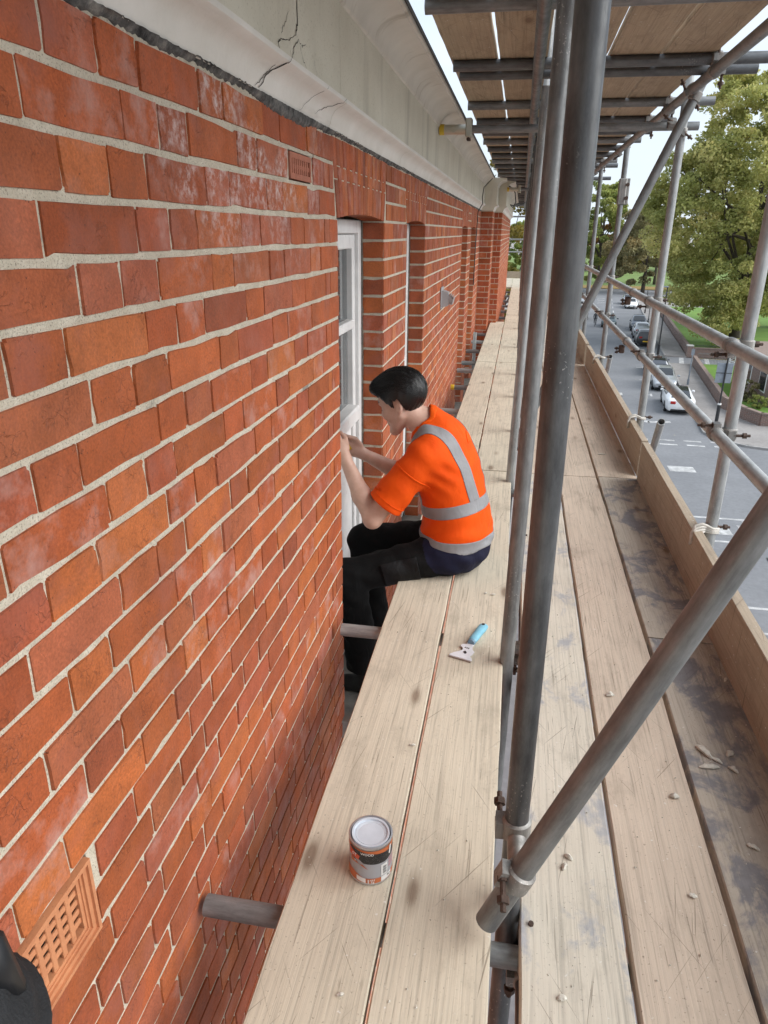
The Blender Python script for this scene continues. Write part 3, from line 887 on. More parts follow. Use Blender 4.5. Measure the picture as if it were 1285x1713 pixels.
# ---- working deck
IN = [(0.201, 0.4240), (0.4300, 0.655)]
OUT = [(0.711, 0.928), (0.935, 1.158), (1.166, 1.400)]
gin, gout, gup = 'boards of the inner deck', 'boards of the outer deck', 'boards of the upper deck'
for a, b, lb in ((-2.6, 0.26, 'near board behind the camera'), (0.27, 4.21, 'that carries the paint tin'), (4.225, 8.20, 'just beyond the worker'), (8.215, 12.16, 'second beyond the worker')):
    board(*IN[0], a, b, 0.0, WOOD_IN, 'pale wooden inner deck board along the wall side, ' + lb, gin)
board(*IN[0], 20.3, 24.3, 0.0, WOOD_IN, 'farthest pale inner deck board on the wall side', gin)
for a, b, lb in ((-2.6, 0.35, 'behind the camera'), (0.36, 4.225, 'with the blue scraper lying on it'), (4.24, 8.215, 'just beyond the worker'), (8.23, 12.17, 'second beyond the worker'),
                 (12.18, 16.1, 'third beyond the worker'), (16.11, 20.29, 'fourth beyond the worker'), (20.3, 24.3, 'last before the end of the scaffold')):
    board(*IN[1], a, b, 0.0, WOOD_IN, 'pale wooden inner deck board along the standards, ' + lb, gin)
for (x0, x1), mt, nm, ys in zip(OUT, (WOOD_PALE, WOOD_PINK, WOOD_BLUE), ('washed pale outer deck board beside the standards', 'pinkish middle board of the outer deck', 'paint-stained outer deck board beside the toe board'),
        ([-2.6, 0.3, 4.23, 8.2, 12.2, 16.2, 20.2, 24.2], [-2.6, 0.2, 4.235, 8.32, 12.3, 16.3, 20.2, 24.2], [-2.6, 2.385, 4.25, 8.3, 12.25, 16.2, 20.2, 24.2])):
    for i in range(len(ys)-1):
        w = ('nearest the camera', 'next in the row', 'third in the row', 'fourth in the row', 'fifth in the row', 'sixth in the row', 'last in the row')[i]
        m2 = mt if i < 2 else (WOOD_PINK if i % 2 == 0 else WOOD_PALE)
        board(x0, x1, ys[i], ys[i+1]-0.008, 0.0, m2 if not (mt is WOOD_BLUE and i >= 2) else WOOD_PINK, nm + ', ' + w, gout)
# ---- toe boards
for i, (a, b) in enumerate(((-2.6, 0.40), (0.41, 4.235), (4.30, 8.2), (8.26, 12.2), (12.25, 16.2), (16.25, 20.2), (20.25, 24.3))):
    mb = MB(); n = 24; rr = random.Random(i)
    x0 = 1.3905 + (0.0 if i % 2 else 0.008); h = 0.232 if i != 2 else 0.222
    for k in range(n+1):
        y = a + (b-a)*k/n; j = rr.uniform(-0.001, 0.001)
        for x, z in ((x0, 0.0012), (x0+0.038, 0.0012), (x0+0.038, h+j), (x0+0.002, h+j), (x0, h-0.003+j)): mb.v.append((x, y, z))
    for k in range(n):
        for q in range(5): mb.f.append((k*5+q, k*5+(q+1) % 5, (k+1)*5+(q+1) % 5, (k+1)*5+q)); mb.m.append(0); mb.a.append(0)
    mb.f += [tuple(range(5)), tuple(range(n*5, n*5+5))]; mb.m += [0,0]; mb.a += [0,0]
    o = mb.build('toe_board', WOOD_TOE, origin=(x0, (a+b)/2, 0))
    tag(o, 'brown wooden toe board on edge, %s from the camera along the deck' % ORD[i], 'toe board', 'toe boards')
o = MB().bbox(0.15, 1.39, 24.31, 24.35, 0.003, 0.20).build('toe_board', WOOD_TOE, origin=(0.7, 24.33, 0)); tag(o, 'wooden toe board across the far end of the deck', 'toe board', 'toe boards')

# ---- upper deck
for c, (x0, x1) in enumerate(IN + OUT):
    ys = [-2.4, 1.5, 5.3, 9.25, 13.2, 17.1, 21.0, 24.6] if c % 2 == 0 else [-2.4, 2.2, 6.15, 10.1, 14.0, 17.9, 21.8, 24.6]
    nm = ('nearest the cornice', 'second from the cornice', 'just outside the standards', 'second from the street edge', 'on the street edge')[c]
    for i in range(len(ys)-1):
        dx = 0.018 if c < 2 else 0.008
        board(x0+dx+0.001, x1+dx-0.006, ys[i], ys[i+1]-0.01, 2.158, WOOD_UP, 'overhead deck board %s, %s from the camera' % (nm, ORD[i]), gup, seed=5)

# ---- inner standards
IX = 0.683
STD = [(1.165, STEEL_DARK, 'dark steel standard in the middle foreground', (0.688, 0.679)), (2.12, STEEL, 'scratched grey standard behind the dark foreground one', (0.664, 0.677)),
       (4.05, STEEL_LIGHT, 'bright galvanised standard, third along the inner row', (0.645, 0.676)), (5.2, STEEL, 'grey standard, fourth along the inner row', (0.665, 0.683))]
for i, y in enumerate((6.4, 7.5, 9.4, 11.3, 13.2, 15.1, 17.0, 19.0, 21.0, 23.0)):
    STD.append((y, STEEL if i % 2 else STEEL_DARK, 'standard, %s along the inner row' % ORD[i+4], (0.672, 0.683)))
for i, (y, mt, lb, (xb, xt)) in enumerate(STD):
    top = 2.9 if i not in (2,) else 2.03
    sl_ = (xt-xb)/2.0
    tube((xb - sl_*9.6, y, -9.55), (xb + sl_*top, y, top), mt, lb, 'inner standards', 'scaffold_standard')

# ---- outer standards
OX = 1.475
OST = [(-1.2, STEEL, 'standard behind the camera on the street side'), (0.98, STEEL, 'standard out to the right of the camera on the street side'), (2.94, STEEL_LIGHT, 'pale standard nearest on the street side'),
       (4.86, STEEL_LIGHT, 'pale standard second on the street side, in front of the big tree'), (7.36, STEEL, 'standard with a sleeve coupler on the street side'), (9.6, STEEL, 'fourth visible standard on the street side')]
for i, y in enumerate((11.8, 14.0, 16.2, 18.4, 20.6, 22.8)): OST.append((y, STEEL, 'standard far down the street side, %s beyond the sleeve coupler' % ORD[i+1]))
for y, mt, lb in OST:
    tube((OX, y, -9.55), (OX, y, 2.9), mt, lb, 'outer standards', 'scaffold_standard')
# sleeve coupler
sc_ = empty('sleeve_coupler', (OX, 7.36, 1.72)); tag(sc_, 'steel sleeve coupler with two bolts on a street-side standard', 'coupler')
mb = MB(); mb.bbox(-0.034, 0.034, -0.032, 0.030, -0.11, 0.11, 0.008); mb.bbox(0.026, 0.062, -0.014, 0.014, -0.11, 0.11, 0.004); mb.build('sleeve', FITTING, sc_)
for z in (-0.055, 0.055): MB().tube((0.040, -0.034, z), (0.040, -0.050, z), 0.017, n=8).build('bolt', RUST, sc_)

# ---- guard rails, clipped inside the outer standards
RX = 1.424
for z, nm in ((0.975, 'upper'), (0.632, 'lower')):
    tube((RX, -1.6, z), (RX, 4.10, z), STEEL_LIGHT, '%s guard rail tube nearest the camera' % nm, 'guard rails')
    tube((RX, 4.105, z), (RX, 10.2, z), STEEL_LIGHT, '%s guard rail tube further along' % nm, 'guard rails')
    tube((RX, 10.21, z), (RX, 24.2, z), STEEL_LIGHT, '%s guard rail tube at the far end' % nm, 'guard rails')
    for y, wh in ((2.94, 'nearest'), (4.86, 'second'), (7.36, 'third'), (9.6, 'fourth')):
        coupler((RX, y, z), (0,1,0), (OX, y, z+0.002), (0,0,1), 'coupler holding the %s guard rail to the %s street-side standard' % (nm, wh), 1 if nm == 'upper' else -1)
    # swivel fitting under the rail with dark bolts
    o = empty('rail_fitting', (RX, 5.55, z)); tag(o, 'rail fitting with dark bolts hanging below the %s guard rail' % nm, 'coupler')
    mb = MB(); band(mb, (0,0,0), (0,1,0), 0.05); mb.build('band', FITTING, o, smooth=40)
    mb = MB(); mb.bbox(-0.05, -0.012, -0.028, 0.028, -0.085, -0.030, 0.006); bolt(mb, (-0.04, 0.012, -0.055), (-1, 0, 0), 0.05); bolt(mb, (-0.04, -0.014, -0.07), (-1, 0, -0.3), 0.05); mb.build('bolt', RUST, o, smooth=40)

# ---- braces across the deck
B1a, B1b = Vector((0.641, 1.075, 0.050)), Vector((1.392, 1.075, 1.976))
tube(B1a, B1b, STEEL, 'stout grey diagonal brace crossing the near right of the deck')
d1 = (B1b-B1a).normalized()
coupler((0.687, 1.165, 0.225), (-0.0045, 0, 1), B1a + d1*0.145, d1, 'swivel coupler clamping the foot of the diagonal brace to the dark standard', -1)
B2a, B2b = Vector((0.66, 4.33, 0.14)), Vector((1.455, 4.33, 2.10))
tube(B2a, B2b, STEEL, 'thin grey diagonal brace further along, rising to the ledger')
d2 = (B2b-B2a).normalized()

# ---- upper ledgers and transoms
LX, LZ = 1.405, 2.047
tube((LX, -1.5, LZ), (LX, 6.25, LZ), STEEL, 'street-side ledger under the upper deck, near length')
tube((LX, 6.26, LZ), (LX, 24.4, LZ), STEEL, 'street-side ledger under the upper deck, far length')
tube((IX-0.055, -1.5, LZ), (IX-0.055, 24.4, LZ), STEEL_DARK, 'inner ledger under the upper deck beside the standards')
TY = [-0.6, 0.9, 2.06, 2.92, 3.89, 4.11, 5.045, 5.76, 6.36, 6.95, 7.55, 8.17, 8.83, 9.45, 10.15, 10.9, 11.6, 12.4, 13.2, 14.0, 14.9, 15.8, 16.8, 17.8, 18.9, 20.0, 21.2, 22.5]
TR = {2.92: 1.60, 3.89: 1.625, 4.11: 1.64, 5.045: 1.665, 5.76: 1.56, 6.36: 1.52, 6.95: 1.53, 8.83: 1.56, 9.45: 1.64, 11.6: 1.80}
for i, y in enumerate(TY):
    tube((0.222 + 0.012*((i*7) % 3), y, 2.0958), (TR.get(y, 1.50 + 0.05*((i*5) % 5)), y + 0.01*((i % 3)-1), 2.0958), STEEL_DARK if i % 3 else STEEL,
         'transom under the upper deck, %s from the camera' % ORD[i], 'upper transoms')
for y in (3.89, 4.33, 5.045, 5.76, 7.36, 8.83, 9.6, 11.8, 14.0):
    st_ = y in (4.33,)
    coupler((LX, y, LZ), (0,1,0), ((B2b - d2*0.09) if st_ else ((OX, y, LZ+0.05) if y in (7.36, 9.6, 11.8, 14.0) else (LX-0.0, y, 2.0958))), d2 if st_ else ((0,0,1) if y in (7.36, 9.6, 11.8, 14.0) else (1,0,0)),
            'coupler on the street-side upper ledger, %s' % {3.89: 'nearest, under a transom', 4.33: 'gripping the thin brace', 5.045: 'under the long third transom', 5.76: 'just past the thin brace', 7.36: 'at the sleeve-coupled standard', 8.83: 'beyond the sleeve-coupled standard', 9.6: 'at the fourth visible standard', 11.8: 'at the fifth standard', 14.0: 'at the sixth standard'}[y])
coupler((OX-0.0, 4.86, 1.915), (0,0,1), (OX-0.062, 4.86, 1.96), (1,0,0), 'rusty coupler near the top of the second street-side standard')
# tie tubes pressed against the cornice
GALV = simple('zinc_plated', (0.52,0.50,0.42), 0.35, 0.8, 0.15)
for y, x0, x1, lb in ((5.05, 0.050, 1.60, 'nearer'), (11.9, 0.34, 1.4, 'farther')):
    z = 1.968
    tube((x0+0.16, y, z), (x1, y, z), STEEL, 'tie tube reaching to the cornice, %s one' % lb, 'cornice tie tubes')
    o = empty('tie_plug', (x0, y, z)); tag(o, 'yellow-tipped tie end pressed on the cornice, %s one' % lb, 'scaffold tie')
    MB().tube((0,0,0), (0.030,0,0), 0.031, n=20).build('cap', YELLOW, o, smooth=40)
    MB().tube((0.030,0,0), (0.19,0,0), 0.0285, n=20).build('sleeve', GALV, o, smooth=40)
    mb = MB(); mb.bbox(0.165, 0.205, -0.045, 0.040, -0.048, 0.060, 0.006); mb.build('clamp', GALV, o)
    mb = MB(); bolt(mb, (0.185, -0.03, -0.040), (0, 0, -1), 0.03); bolt(mb, (0.185, 0.02, -0.040), (0, 0, -1), 0.03); mb.build('bolt', RUST, o)
    mb = MB(); mb.tube((0.09, -0.034, -0.006), (0.09, -0.027, -0.006), 0.016, n=10); mb.build('eye_bolt', GALV, o)

# ---- lower transoms poking out past the boards to the wall
LT = [(-1.0, 0.02, STEEL, 'behind the camera'), (1.092, 0.013, STEEL, 'nearest, with splashes of mortar'), (2.325, 0.035, STEEL_LIGHT, 'under the worker\'s knees'), (3.21, 0.03, STEEL, 'hidden below the worker'), (4.02, 0.05, STEEL, 'beyond the worker\'s back'),
      (5.0, 0.03, STEEL, 'second beyond the worker'), (6.0, 0.012, STEEL_LIGHT, 'third beyond the worker'), (7.02, 0.03, STEEL, 'with a yellow cap'), (7.95, 0.01, STEEL_LIGHT, 'splashed white, next to the yellow-capped one'), (8.45, 0.02, STEEL, 'fifth beyond the worker'),
      (9.35, 0.01, STEEL, 'sixth beyond the worker'), (10.2, 0.02, STEEL_LIGHT, 'seventh beyond the worker'), (11.0, 0.03, STEEL, 'eighth beyond the worker'), (12.3, 0.31, STEEL_LIGHT, 'first beside the far bay'), (13.3, 0.31, STEEL, 'second beside the far bay'), (14.4, 0.31, STEEL, 'third beside the far bay'),
      (15.5, 0.31, STEEL, 'fourth beside the far bay'), (16.6, 0.31, STEEL, 'fifth beside the far bay'), (18.0, 0.31, STEEL, 'sixth beside the far bay'), (19.3, 0.31, STEEL, 'seventh beside the far bay'), (21.5, 0.1, STEEL, 'near the far end')]
for y, x0, mt, lb in LT:
    tube((x0, y, -0.0628), (1.56 if y not in (4.02,) else 1.62, y, -0.0628), mt, 'transom tube under the deck, ' + lb, 'deck transoms')
    if y in (1.092, 2.325, 3.21):
        coupler((0.735, y-0.0, -0.0628), (1,0,0), (0.735, y, -0.112), (0,1,0), 'coupler between the deck boards on the transom ' + lb)
tube((0.735, -2.4, -0.112), (0.735, 24.3, -0.112), STEEL_DARK, 'ledger under the deck beside the inner standards')
tube((1.42, -2.4, -0.112), (1.42, 24.3, -0.112), STEEL_DARK, 'ledger under the deck on the street side')
o = MB().lathe([(0.0005,-0.004),(0.026,-0.003),(0.0265,0.03),(0.0245,0.032),(0.0245,0.0)], 20).build('tube_cap', YELLOW, smooth=40); o.location = (0.028, 7.02, -0.0628); o.rotation_euler = (0, math.pi/2, 0)
tag(o, 'yellow plastic cap on the end of a deck transom', 'tube cap')
tube((0.075, 10.03, -0.55), (0.075, 10.03, 0.09), STEEL_LIGHT, 'short upright tube stub near the wall, by the fourth window')
tube((1.60, 4.98, -0.05), (1.555, 4.60, 0.272), STEEL_LIGHT, 'slanted tube stub outside the toe board, nearer one')
tube((1.62, 8.0, -0.02), (1.585, 7.62, 0.20), STEEL_LIGHT, 'slanted tube stub outside the toe board, farther one')
tube((1.45, 6.75, -0.02), (1.62, 6.8, -0.02), STEEL_LIGHT, 'level tube end outside the toe board')
# rails closing the far end
for z, lb in ((1.82, 'top'), (1.16, 'middle'), (0.79, 'bottom')):
    tube((0.0, 24.30, z), (1.6, 24.30, z), STEEL_LIGHT, '%s rail closing the far end of the scaffold' % lb, 'end rails')

# ---- straps tying the toe board to the standards
STRAP = simple('pale_webbing_strap', (0.52,0.49,0.44), 0.7, 0, 0.2, 60, 0.3)
def strap(y, label, wraps):
    o = empty('toe_board_strap', (1.42, y, 0.2)); tag(o, label, 'strap', 'toe board straps')
    for w in range(wraps):
        zo = 0.052 - 0.010*w; yo = -0.035 - 0.006*w
        pts = [(-0.030, yo-0.02, -0.03+0.004*w), (-0.032, yo-0.02, 0.02), (-0.020, yo-0.012, zo), (0.010, yo, zo+0.004), (0.030, -0.030+0.004*w, zo-0.004), (0.055, -0.029, 0.035-0.006*w), (0.082, -0.012, 0.030-0.006*w), (0.083, 0.014, 0.030-0.006*w),
               (0.055, 0.028, 0.032-0.006*w), (0.030, 0.010, 0.040-0.006*w), (0.004, yo+0.012, zo-0.002)]
        MB().path(pts, 0.0058, 6).build('cord', STRAP, o, smooth=True)
    mb = MB(); bolt(mb, (0.085, 0.0, 0.035), (1, 0.1, 0), 0.055); mb.build('bolt', RUST, o)
strap(2.94, 'pale strap lashing the toe board to the nearest street-side standard', 4)
strap(4.86, 'pale strap lashing the toe board to the second street-side standard', 2)
strap(7.36, 'pale strap lashing the toe board to the sleeve-coupled standard', 2)

# ---- cables on the building
CABLE = simple('black_cable', (0.015,0.015,0.016), 0.5)
o = MB().path([(0.186,12.6-1.4,2.12),(0.12,10.9,2.02),(0.060,10.6,1.93),(0.052,10.45,1.80),(0.070,10.3,1.72),(0.020,10.2,1.62),(0.012,10.15,1.2),(0.012,10.12,0.7)], 0.006, 6).build('black_cable', CABLE, smooth=True)
tag(o, 'thin black cable running down from the cornice past the fourth window', 'cable')
o = MB().path([(0.36,12.0,2.02),(0.42,12.05,1.99),(0.46,12.1,1.93),(0.48,12.1,1.80),(0.44,12.0,1.72),(0.40,12.05,1.76),(0.50,12.2,1.74),(0.62,12.3,1.80)], 0.008, 6).build('black_cable', CABLE, smooth=True)
tag(o, 'looped black cable hanging by the farther cornice tie', 'cable')
# ================================================================== implicit surfaces (people, bags)
def rcone(P_, a, b, ra, rb_):
    a, b = np.array(a, float), np.array(b, float); d = b-a
    t = np.clip(((P_-a) @ d)/(d @ d), 0, 1)
    return np.linalg.norm(P_ - a - t[:, None]*d, axis=1) - (ra + (rb_-ra)*t)
def ellip(P_, c, r, axes=None):
    q = P_ - np.array(c, float)
    if axes is not None: q = q @ np.array(axes, float).T
    r = np.array(r, float)
    k0 = np.linalg.norm(q/r, axis=1); k1 = np.linalg.norm(q/(r*r), axis=1)
    return k0*(k0-1)/np.maximum(k1, 1e-9)
def smin(a, b, k):
    h = np.clip(0.5 + 0.5*(b-a)/k, 0, 1)
    return b + (a-b)*h - k*h*(1-h)
def smax(a, b, k): return -smin(-a, -b, k)
def sunion(L, k):
    d = L[0]
    for e in L[1:]: d = smin(d, e, k)
    return d

def surface(fn, lo, hi, h):
    """naive surface nets of fn < 0"""
    lo = np.array(lo, float); n = np.ceil((np.array(hi)-lo)/h).astype(int)+1
    ax = [lo[i] + h*np.arange(n[i]) for i in range(3)]
    # coarse pass: only blocks near the surface are sampled finely
    Bk = 8
    nb_ = -(-n // Bk)
    n_full = nb_*Bk
    ax = [lo[i] + h*np.arange(n_full[i]) for i in range(3)]
    cb = [lo[i] + h*(np.arange(nb_[i])*Bk + (Bk-1)/2) for i in range(3)]
    CB = np.stack(np.meshgrid(*cb, indexing='ij'), -1).reshape(-1, 3)
    dc = fn(CB)
    vals = np.repeat(np.repeat(np.repeat(dc.reshape(tuple(nb_)), Bk, 0), Bk, 1), Bk, 2).astype(np.float32)
    near = np.argwhere((np.abs(dc) < Bk*h*1.45).reshape(tuple(nb_)))
    loc = np.stack(np.meshgrid(*[np.arange(Bk)]*3, indexing='ij'), -1).reshape(-1, 3)
    for i0 in range(0, len(near), 300):
        nb2 = near[i0:i0+300]
        ii = (nb2[:, None, :]*Bk + loc[None]).reshape(-1, 3)
        vals[ii[:, 0], ii[:, 1], ii[:, 2]] = fn(lo + h*ii)
    n = n_full
    ins = vals < 0
    c = [ins[i:n[0]-1+i, j:n[1]-1+j, k:n[2]-1+k] for i in (0,1) for j in (0,1) for k in (0,1)]
    s = sum(x.astype(np.int8) for x in c)
    act = (s > 0) & (s < 8)
    idx = -np.ones(act.shape, int); cells = np.argwhere(act); idx[act] = np.arange(len(cells))
    pos = np.zeros((len(cells), 3)); cnt = np.zeros(len(cells))
    offs = [(i,j,k) for i in (0,1) for j in (0,1) for k in (0,1)]
    for a in range(8):
        for b in range(a+1, 8):
            if sum(abs(offs[a][t]-offs[b][t]) for t in range(3)) != 1: continue
            A, B = cells+offs[a], cells+offs[b]
            va, vb = vals[tuple(A.T)], vals[tuple(B.T)]
            m = (va < 0) != (vb < 0)
            t = va[m]/(va[m]-vb[m])
            pos[m] += A[m] + (B[m]-A[m])*t[:, None]; cnt[m] += 1
    verts = lo + h*pos/cnt[:, None]
    faces = []
    for d in range(3):
        e1, e2 = (d+1) % 3, (d+2) % 3
        sl0 = [slice(None)]*3; sl1 = [slice(None)]*3
        sl0[d] = slice(0, -1); sl1[d] = slice(1, None)
        A, B = ins[tuple(sl0)], ins[tuple(sl1)]
        for flip in (False, True):
            E_ = np.argwhere((A & ~B) if not flip else (~A & B))
            E_ = E_[(E_[:, e1] > 0) & (E_[:, e2] > 0) & (E_[:, e1] < n[e1]-1) & (E_[:, e2] < n[e2]-1)]
            if len(E_) == 0: continue
            u = np.zeros(3, int); u[e1] = 1; v = np.zeros(3, int); v[e2] = 1
            q = np.stack([idx[tuple((E_-u-v).T)], idx[tuple((E_-v).T)], idx[tuple(E_.T)], idx[tuple((E_-u).T)]], 1)
            faces.append(q if not flip else q[:, ::-1])
    return verts, np.concatenate(faces)

def np_mesh(name, V, F, mats, smooth=True):
    me = bpy.data.meshes.new(name)
    me.from_pydata(V.tolist(), [], F.tolist())
    for m in (mats if isinstance(mats, (list, tuple)) else [mats]): me.materials.append(m)
    if smooth: me.polygons.foreach_set('use_smooth', [True]*len(me.polygons))
    me.update(); return me

# ================================================================== the worker
SKIN = Mat('skin', rough=0.5); _p = SKIN.pos()
SKIN.color(SKIN.ramp(SKIN.noise(_p, 28, 4), [(0.3, (0.54,0.33,0.25)), (0.7, (0.65,0.42,0.325))]))
SKIN.b.inputs['Subsurface Weight'].default_value = 0.12; SKIN.b.inputs['Subsurface Radius'].default_value = (0.012, 0.005, 0.003); SKIN = SKIN.m
HAIR = Mat('black_hair', rough=0.30); _p = HAIR.objc()
_q = HAIR.noise(HAIR.map(_p, (45, 420, 160), (0, 0.5, 0.15)), 1.0, 4)
HAIR.color(HAIR.ramp(_q, [(0.35, (0.002,0.002,0.002)), (0.75, (0.012,0.011,0.011))])).bump(_q, 0.7, 0.003); HAIR = HAIR.m
def m_cloth(name, a, b, scale=9, wr=0.35, rough=0.8):
    M = Mat(name, rough=rough); p = M.pos()
    w = M.noise(M.map(p, (1.0, 1.0, 0.55), (0.3, 0.5, 0.2)), scale, 3, 0.5, 0.6)
    M.color(M.ramp(M.noise(p, 12, 4), [(0.3, a), (0.7, b)]))
    M.b.inputs['Specular IOR Level'].default_value = 0.22
    M.bump(M.math('ADD', w, M.math('MULTIPLY', M.noise(p, 900, 2), 0.05)), wr, 0.02); return M.m
ORANGE = m_cloth('hi_vis_orange', (0.74,0.072,0.0015), (0.82,0.092,0.002), 13, 0.38)
TAPE = m_cloth('reflective_tape', (0.235,0.235,0.245), (0.30,0.30,0.31), 16, 0.25, 0.42)
BLACKC = m_cloth('black_work_cloth', (0.0012,0.0012,0.0013), (0.003,0.003,0.0033), 14, 0.5, 0.8)
NAVY = m_cloth('navy_work_cloth', (0.006,0.0065,0.022), (0.010,0.011,0.033), 12, 0.45, 0.75)
LASH = simple('lash', (0.02,0.015,0.012), 0.7)

PO = np.array([0.425, 2.865, 0.0]); PSI = math.radians(11)
Fv = np.array([-math.cos(PSI), math.sin(PSI), 0]); Lv = np.array([-math.sin(PSI), -math.cos(PSI), 0]); Uv = np.array([0, 0, 1.0])
def W(F, L, U): return PO + F*Fv + L*Lv + U*Uv
AX = [Fv, Lv, Uv]
# joints
SHn, SHf = W(0.115, 0.172, 0.520), W(0.115, -0.172, 0.525)
ELn, ELf = np.array([0.088, 2.672, 0.262]), np.array([0.205, 3.085, 0.300])
WRn, WRf = np.array([-0.045, 2.745, 0.500]), np.array([-0.020, 2.965, 0.455])
HIn, HIf = W(0.0, 0.090, 0.095), W(0.0, -0.090, 0.095)
KNn, KNf = np.array([-0.018, 2.668, -0.010]), np.array([-0.014, 3.000, 0.018])
ANn, ANf = np.array([0.048, 2.690, -0.490]), np.array([0.048, 2.965, -0.490])

def torso(P_, inf=0.0):
    st = [(0.10, 0.0, 0.135, 0.172), (0.25, 0.002, 0.128, 0.160), (0.40, 0.040, 0.122, 0.172), (0.50, 0.082, 0.100, 0.165)]
    L = []
    for (U, F, a, b) in st: L.append(ellip(P_, W(F, 0, U), (a+inf, b+inf, 0.145+inf), AX))
    L.append(rcone(P_, W(0.100, 0.115, 0.535), W(0.100, -0.115, 0.535), 0.058+inf, 0.058+inf))
    L.append(rcone(P_, W(0.105, 0.0, 0.55), W(0.150, 0, 0.645), 0.070+inf, 0.052+inf*0.6))
    return sunion(L, 0.085)

TH = math.radians(20); YAW = math.radians(5)
H0 = np.array([0.180, 2.882, 0.703])
_f = np.array([-math.cos(PSI+YAW), math.sin(PSI+YAW), 0]); _l = np.array([-math.sin(PSI+YAW), -math.cos(PSI+YAW), 0])
hf = _f*math.cos(TH) - Uv*math.sin(TH); hu = Uv*math.cos(TH) + _f*math.sin(TH); hl = _l
def H(a, b, c): return H0 + a*hf + b*hl + c*hu
HAX = [hf, hl, hu]
def skull(P_, i=0.0):
    return smin(ellip(P_, H(-0.004, 0, 0.052), (0.096+i, 0.075+i, 0.082+i), HAX), ellip(P_, H(0.022, 0, 0.030), (0.076+i*0.6, 0.068+i, 0.080+i), HAX), 0.03)
def head(P_):
    d = skull(P_)
    d = smin(d, ellip(P_, H(0.046, 0, -0.028), (0.046, 0.052, 0.066), HAX), 0.03)          # face
    for s in (1, -1):
        d = smin(d, rcone(P_, H(0.004, s*0.056, -0.040), H(0.072, s*0.014, -0.098), 0.016, 0.016), 0.028)   # jaw
        d = smin(d, ellip(P_, H(0.066, s*0.040, -0.022), (0.022, 0.021, 0.020), HAX), 0.022)  # cheek
        d = smin(d, ellip(P_, H(0.083, s*0.026, 0.030), (0.012, 0.024, 0.009), HAX), 0.012)   # brow
        d = smax(d, -ellip(P_, H(0.101, s*0.032, 0.009), (0.019, 0.017, 0.012), HAX), 0.010)  # eye socket
        d = smin(d, ellip(P_, H(0.077, s*0.031, 0.007), (0.0135, 0.0145, 0.0125), HAX), 0.003) # eye under lid
        e = ellip(P_, H(-0.010, s*0.074, -0.002), (0.017, 0.010, 0.028), [hf*0.95+hu*0.3, hl*0.9-hf*0.3*s*0, hu*0.95-hf*0.3])
        e = smax(e, -ellip(P_, H(-0.006, s*0.084, 0.003), (0.0100, 0.007, 0.017), HAX), 0.004)
        d = smin(d, e, 0.006)
    d = smin(d, rcone(P_, H(0.090, 0, 0.022), H(0.108, 0, -0.022), 0.008, 0.0105), 0.012)   # nose
    d = smin(d, ellip(P_, H(0.098, 0, -0.028), (0.012, 0.017, 0.008), HAX), 0.008)
    d = smin(d, ellip(P_, H(0.088, 0, -0.056), (0.012, 0.022, 0.0065), HAX), 0.006)         # lips
    d = smin(d, ellip(P_, H(0.087, 0, -0.067), (0.011, 0.020, 0.0065), HAX), 0.005)
    d = smin(d, ellip(P_, H(0.080, 0, -0.096), (0.017, 0.020, 0.016), HAX), 0.018)          # chin
    return d
def arm(P_, sh, el, wr):
    d = smin(rcone(P_, sh, el, 0.049, 0.036), rcone(P_, el, el + (wr-el)*0.38, 0.036, 0.039), 0.022)
    return smin(d, rcone(P_, el + (wr-el)*0.38, wr, 0.039, 0.024), 0.02)
def hand(P_, wr, fwd, up, thumb, grip):
    """palm and five fingers curled round the point grip"""
    fwd = fwd/np.linalg.norm(fwd); up = up - fwd*(up @ fwd); up /= np.linalg.norm(up); sd = np.cross(fwd, up)
    A = [fwd, sd, up]
    d = ellip(P_, wr + fwd*0.048, (0.052, 0.020, 0.039), A)
    d = smin(d, rcone(P_, wr - fwd*0.01, wr + fwd*0.03, 0.025, 0.024), 0.02)
    for i, (u, L) in enumerate(((0.029, 0.9), (0.010, 1.0), (-0.010, 0.95), (-0.028, 0.78))):
        k = wr + fwd*0.085 + up*u
        p1 = k + fwd*0.030*L + thumb*0.018*L
        p2 = p1 + fwd*0.002 + thumb*0.026*L - fwd*0.006
        p3 = p2 - fwd*0.018*L + thumb*0.010
        for a, b, r0, r1 in ((k, p1, 0.0098, 0.0090), (p1, p2, 0.0088, 0.0082), (p2, p3, 0.0080, 0.0072)):
            d = smin(d, rcone(P_, a, b, r0, r1), 0.0035)
    t0 = wr + fwd*0.025 + up*0.030 + thumb*0.008; t1 = t0 + fwd*0.028 + up*0.016 + thumb*0.018; t2 = t1 + fwd*0.030 + thumb*0.012 - up*0.004
    d = smin(d, rcone(P_, t0, t1, 0.0125, 0.0105), 0.010); d = smin(d, rcone(P_, t1, t2, 0.0102, 0.0082), 0.004)
    return d
GRIP = WRf + np.array([-0.072, -0.014, 0.052])
fwdF = np.array([-0.80, -0.22, 0.56]); upF = np.array([0.45, 0.15, 0.85]); thF = np.array([-0.15, -0.95, 0.10])
fwdN = np.array([-0.62, 0.25, 0.75]); upN = np.array([0.6, 0.1, 0.75]); thN = np.array([-0.3, 0.93, 0.0])
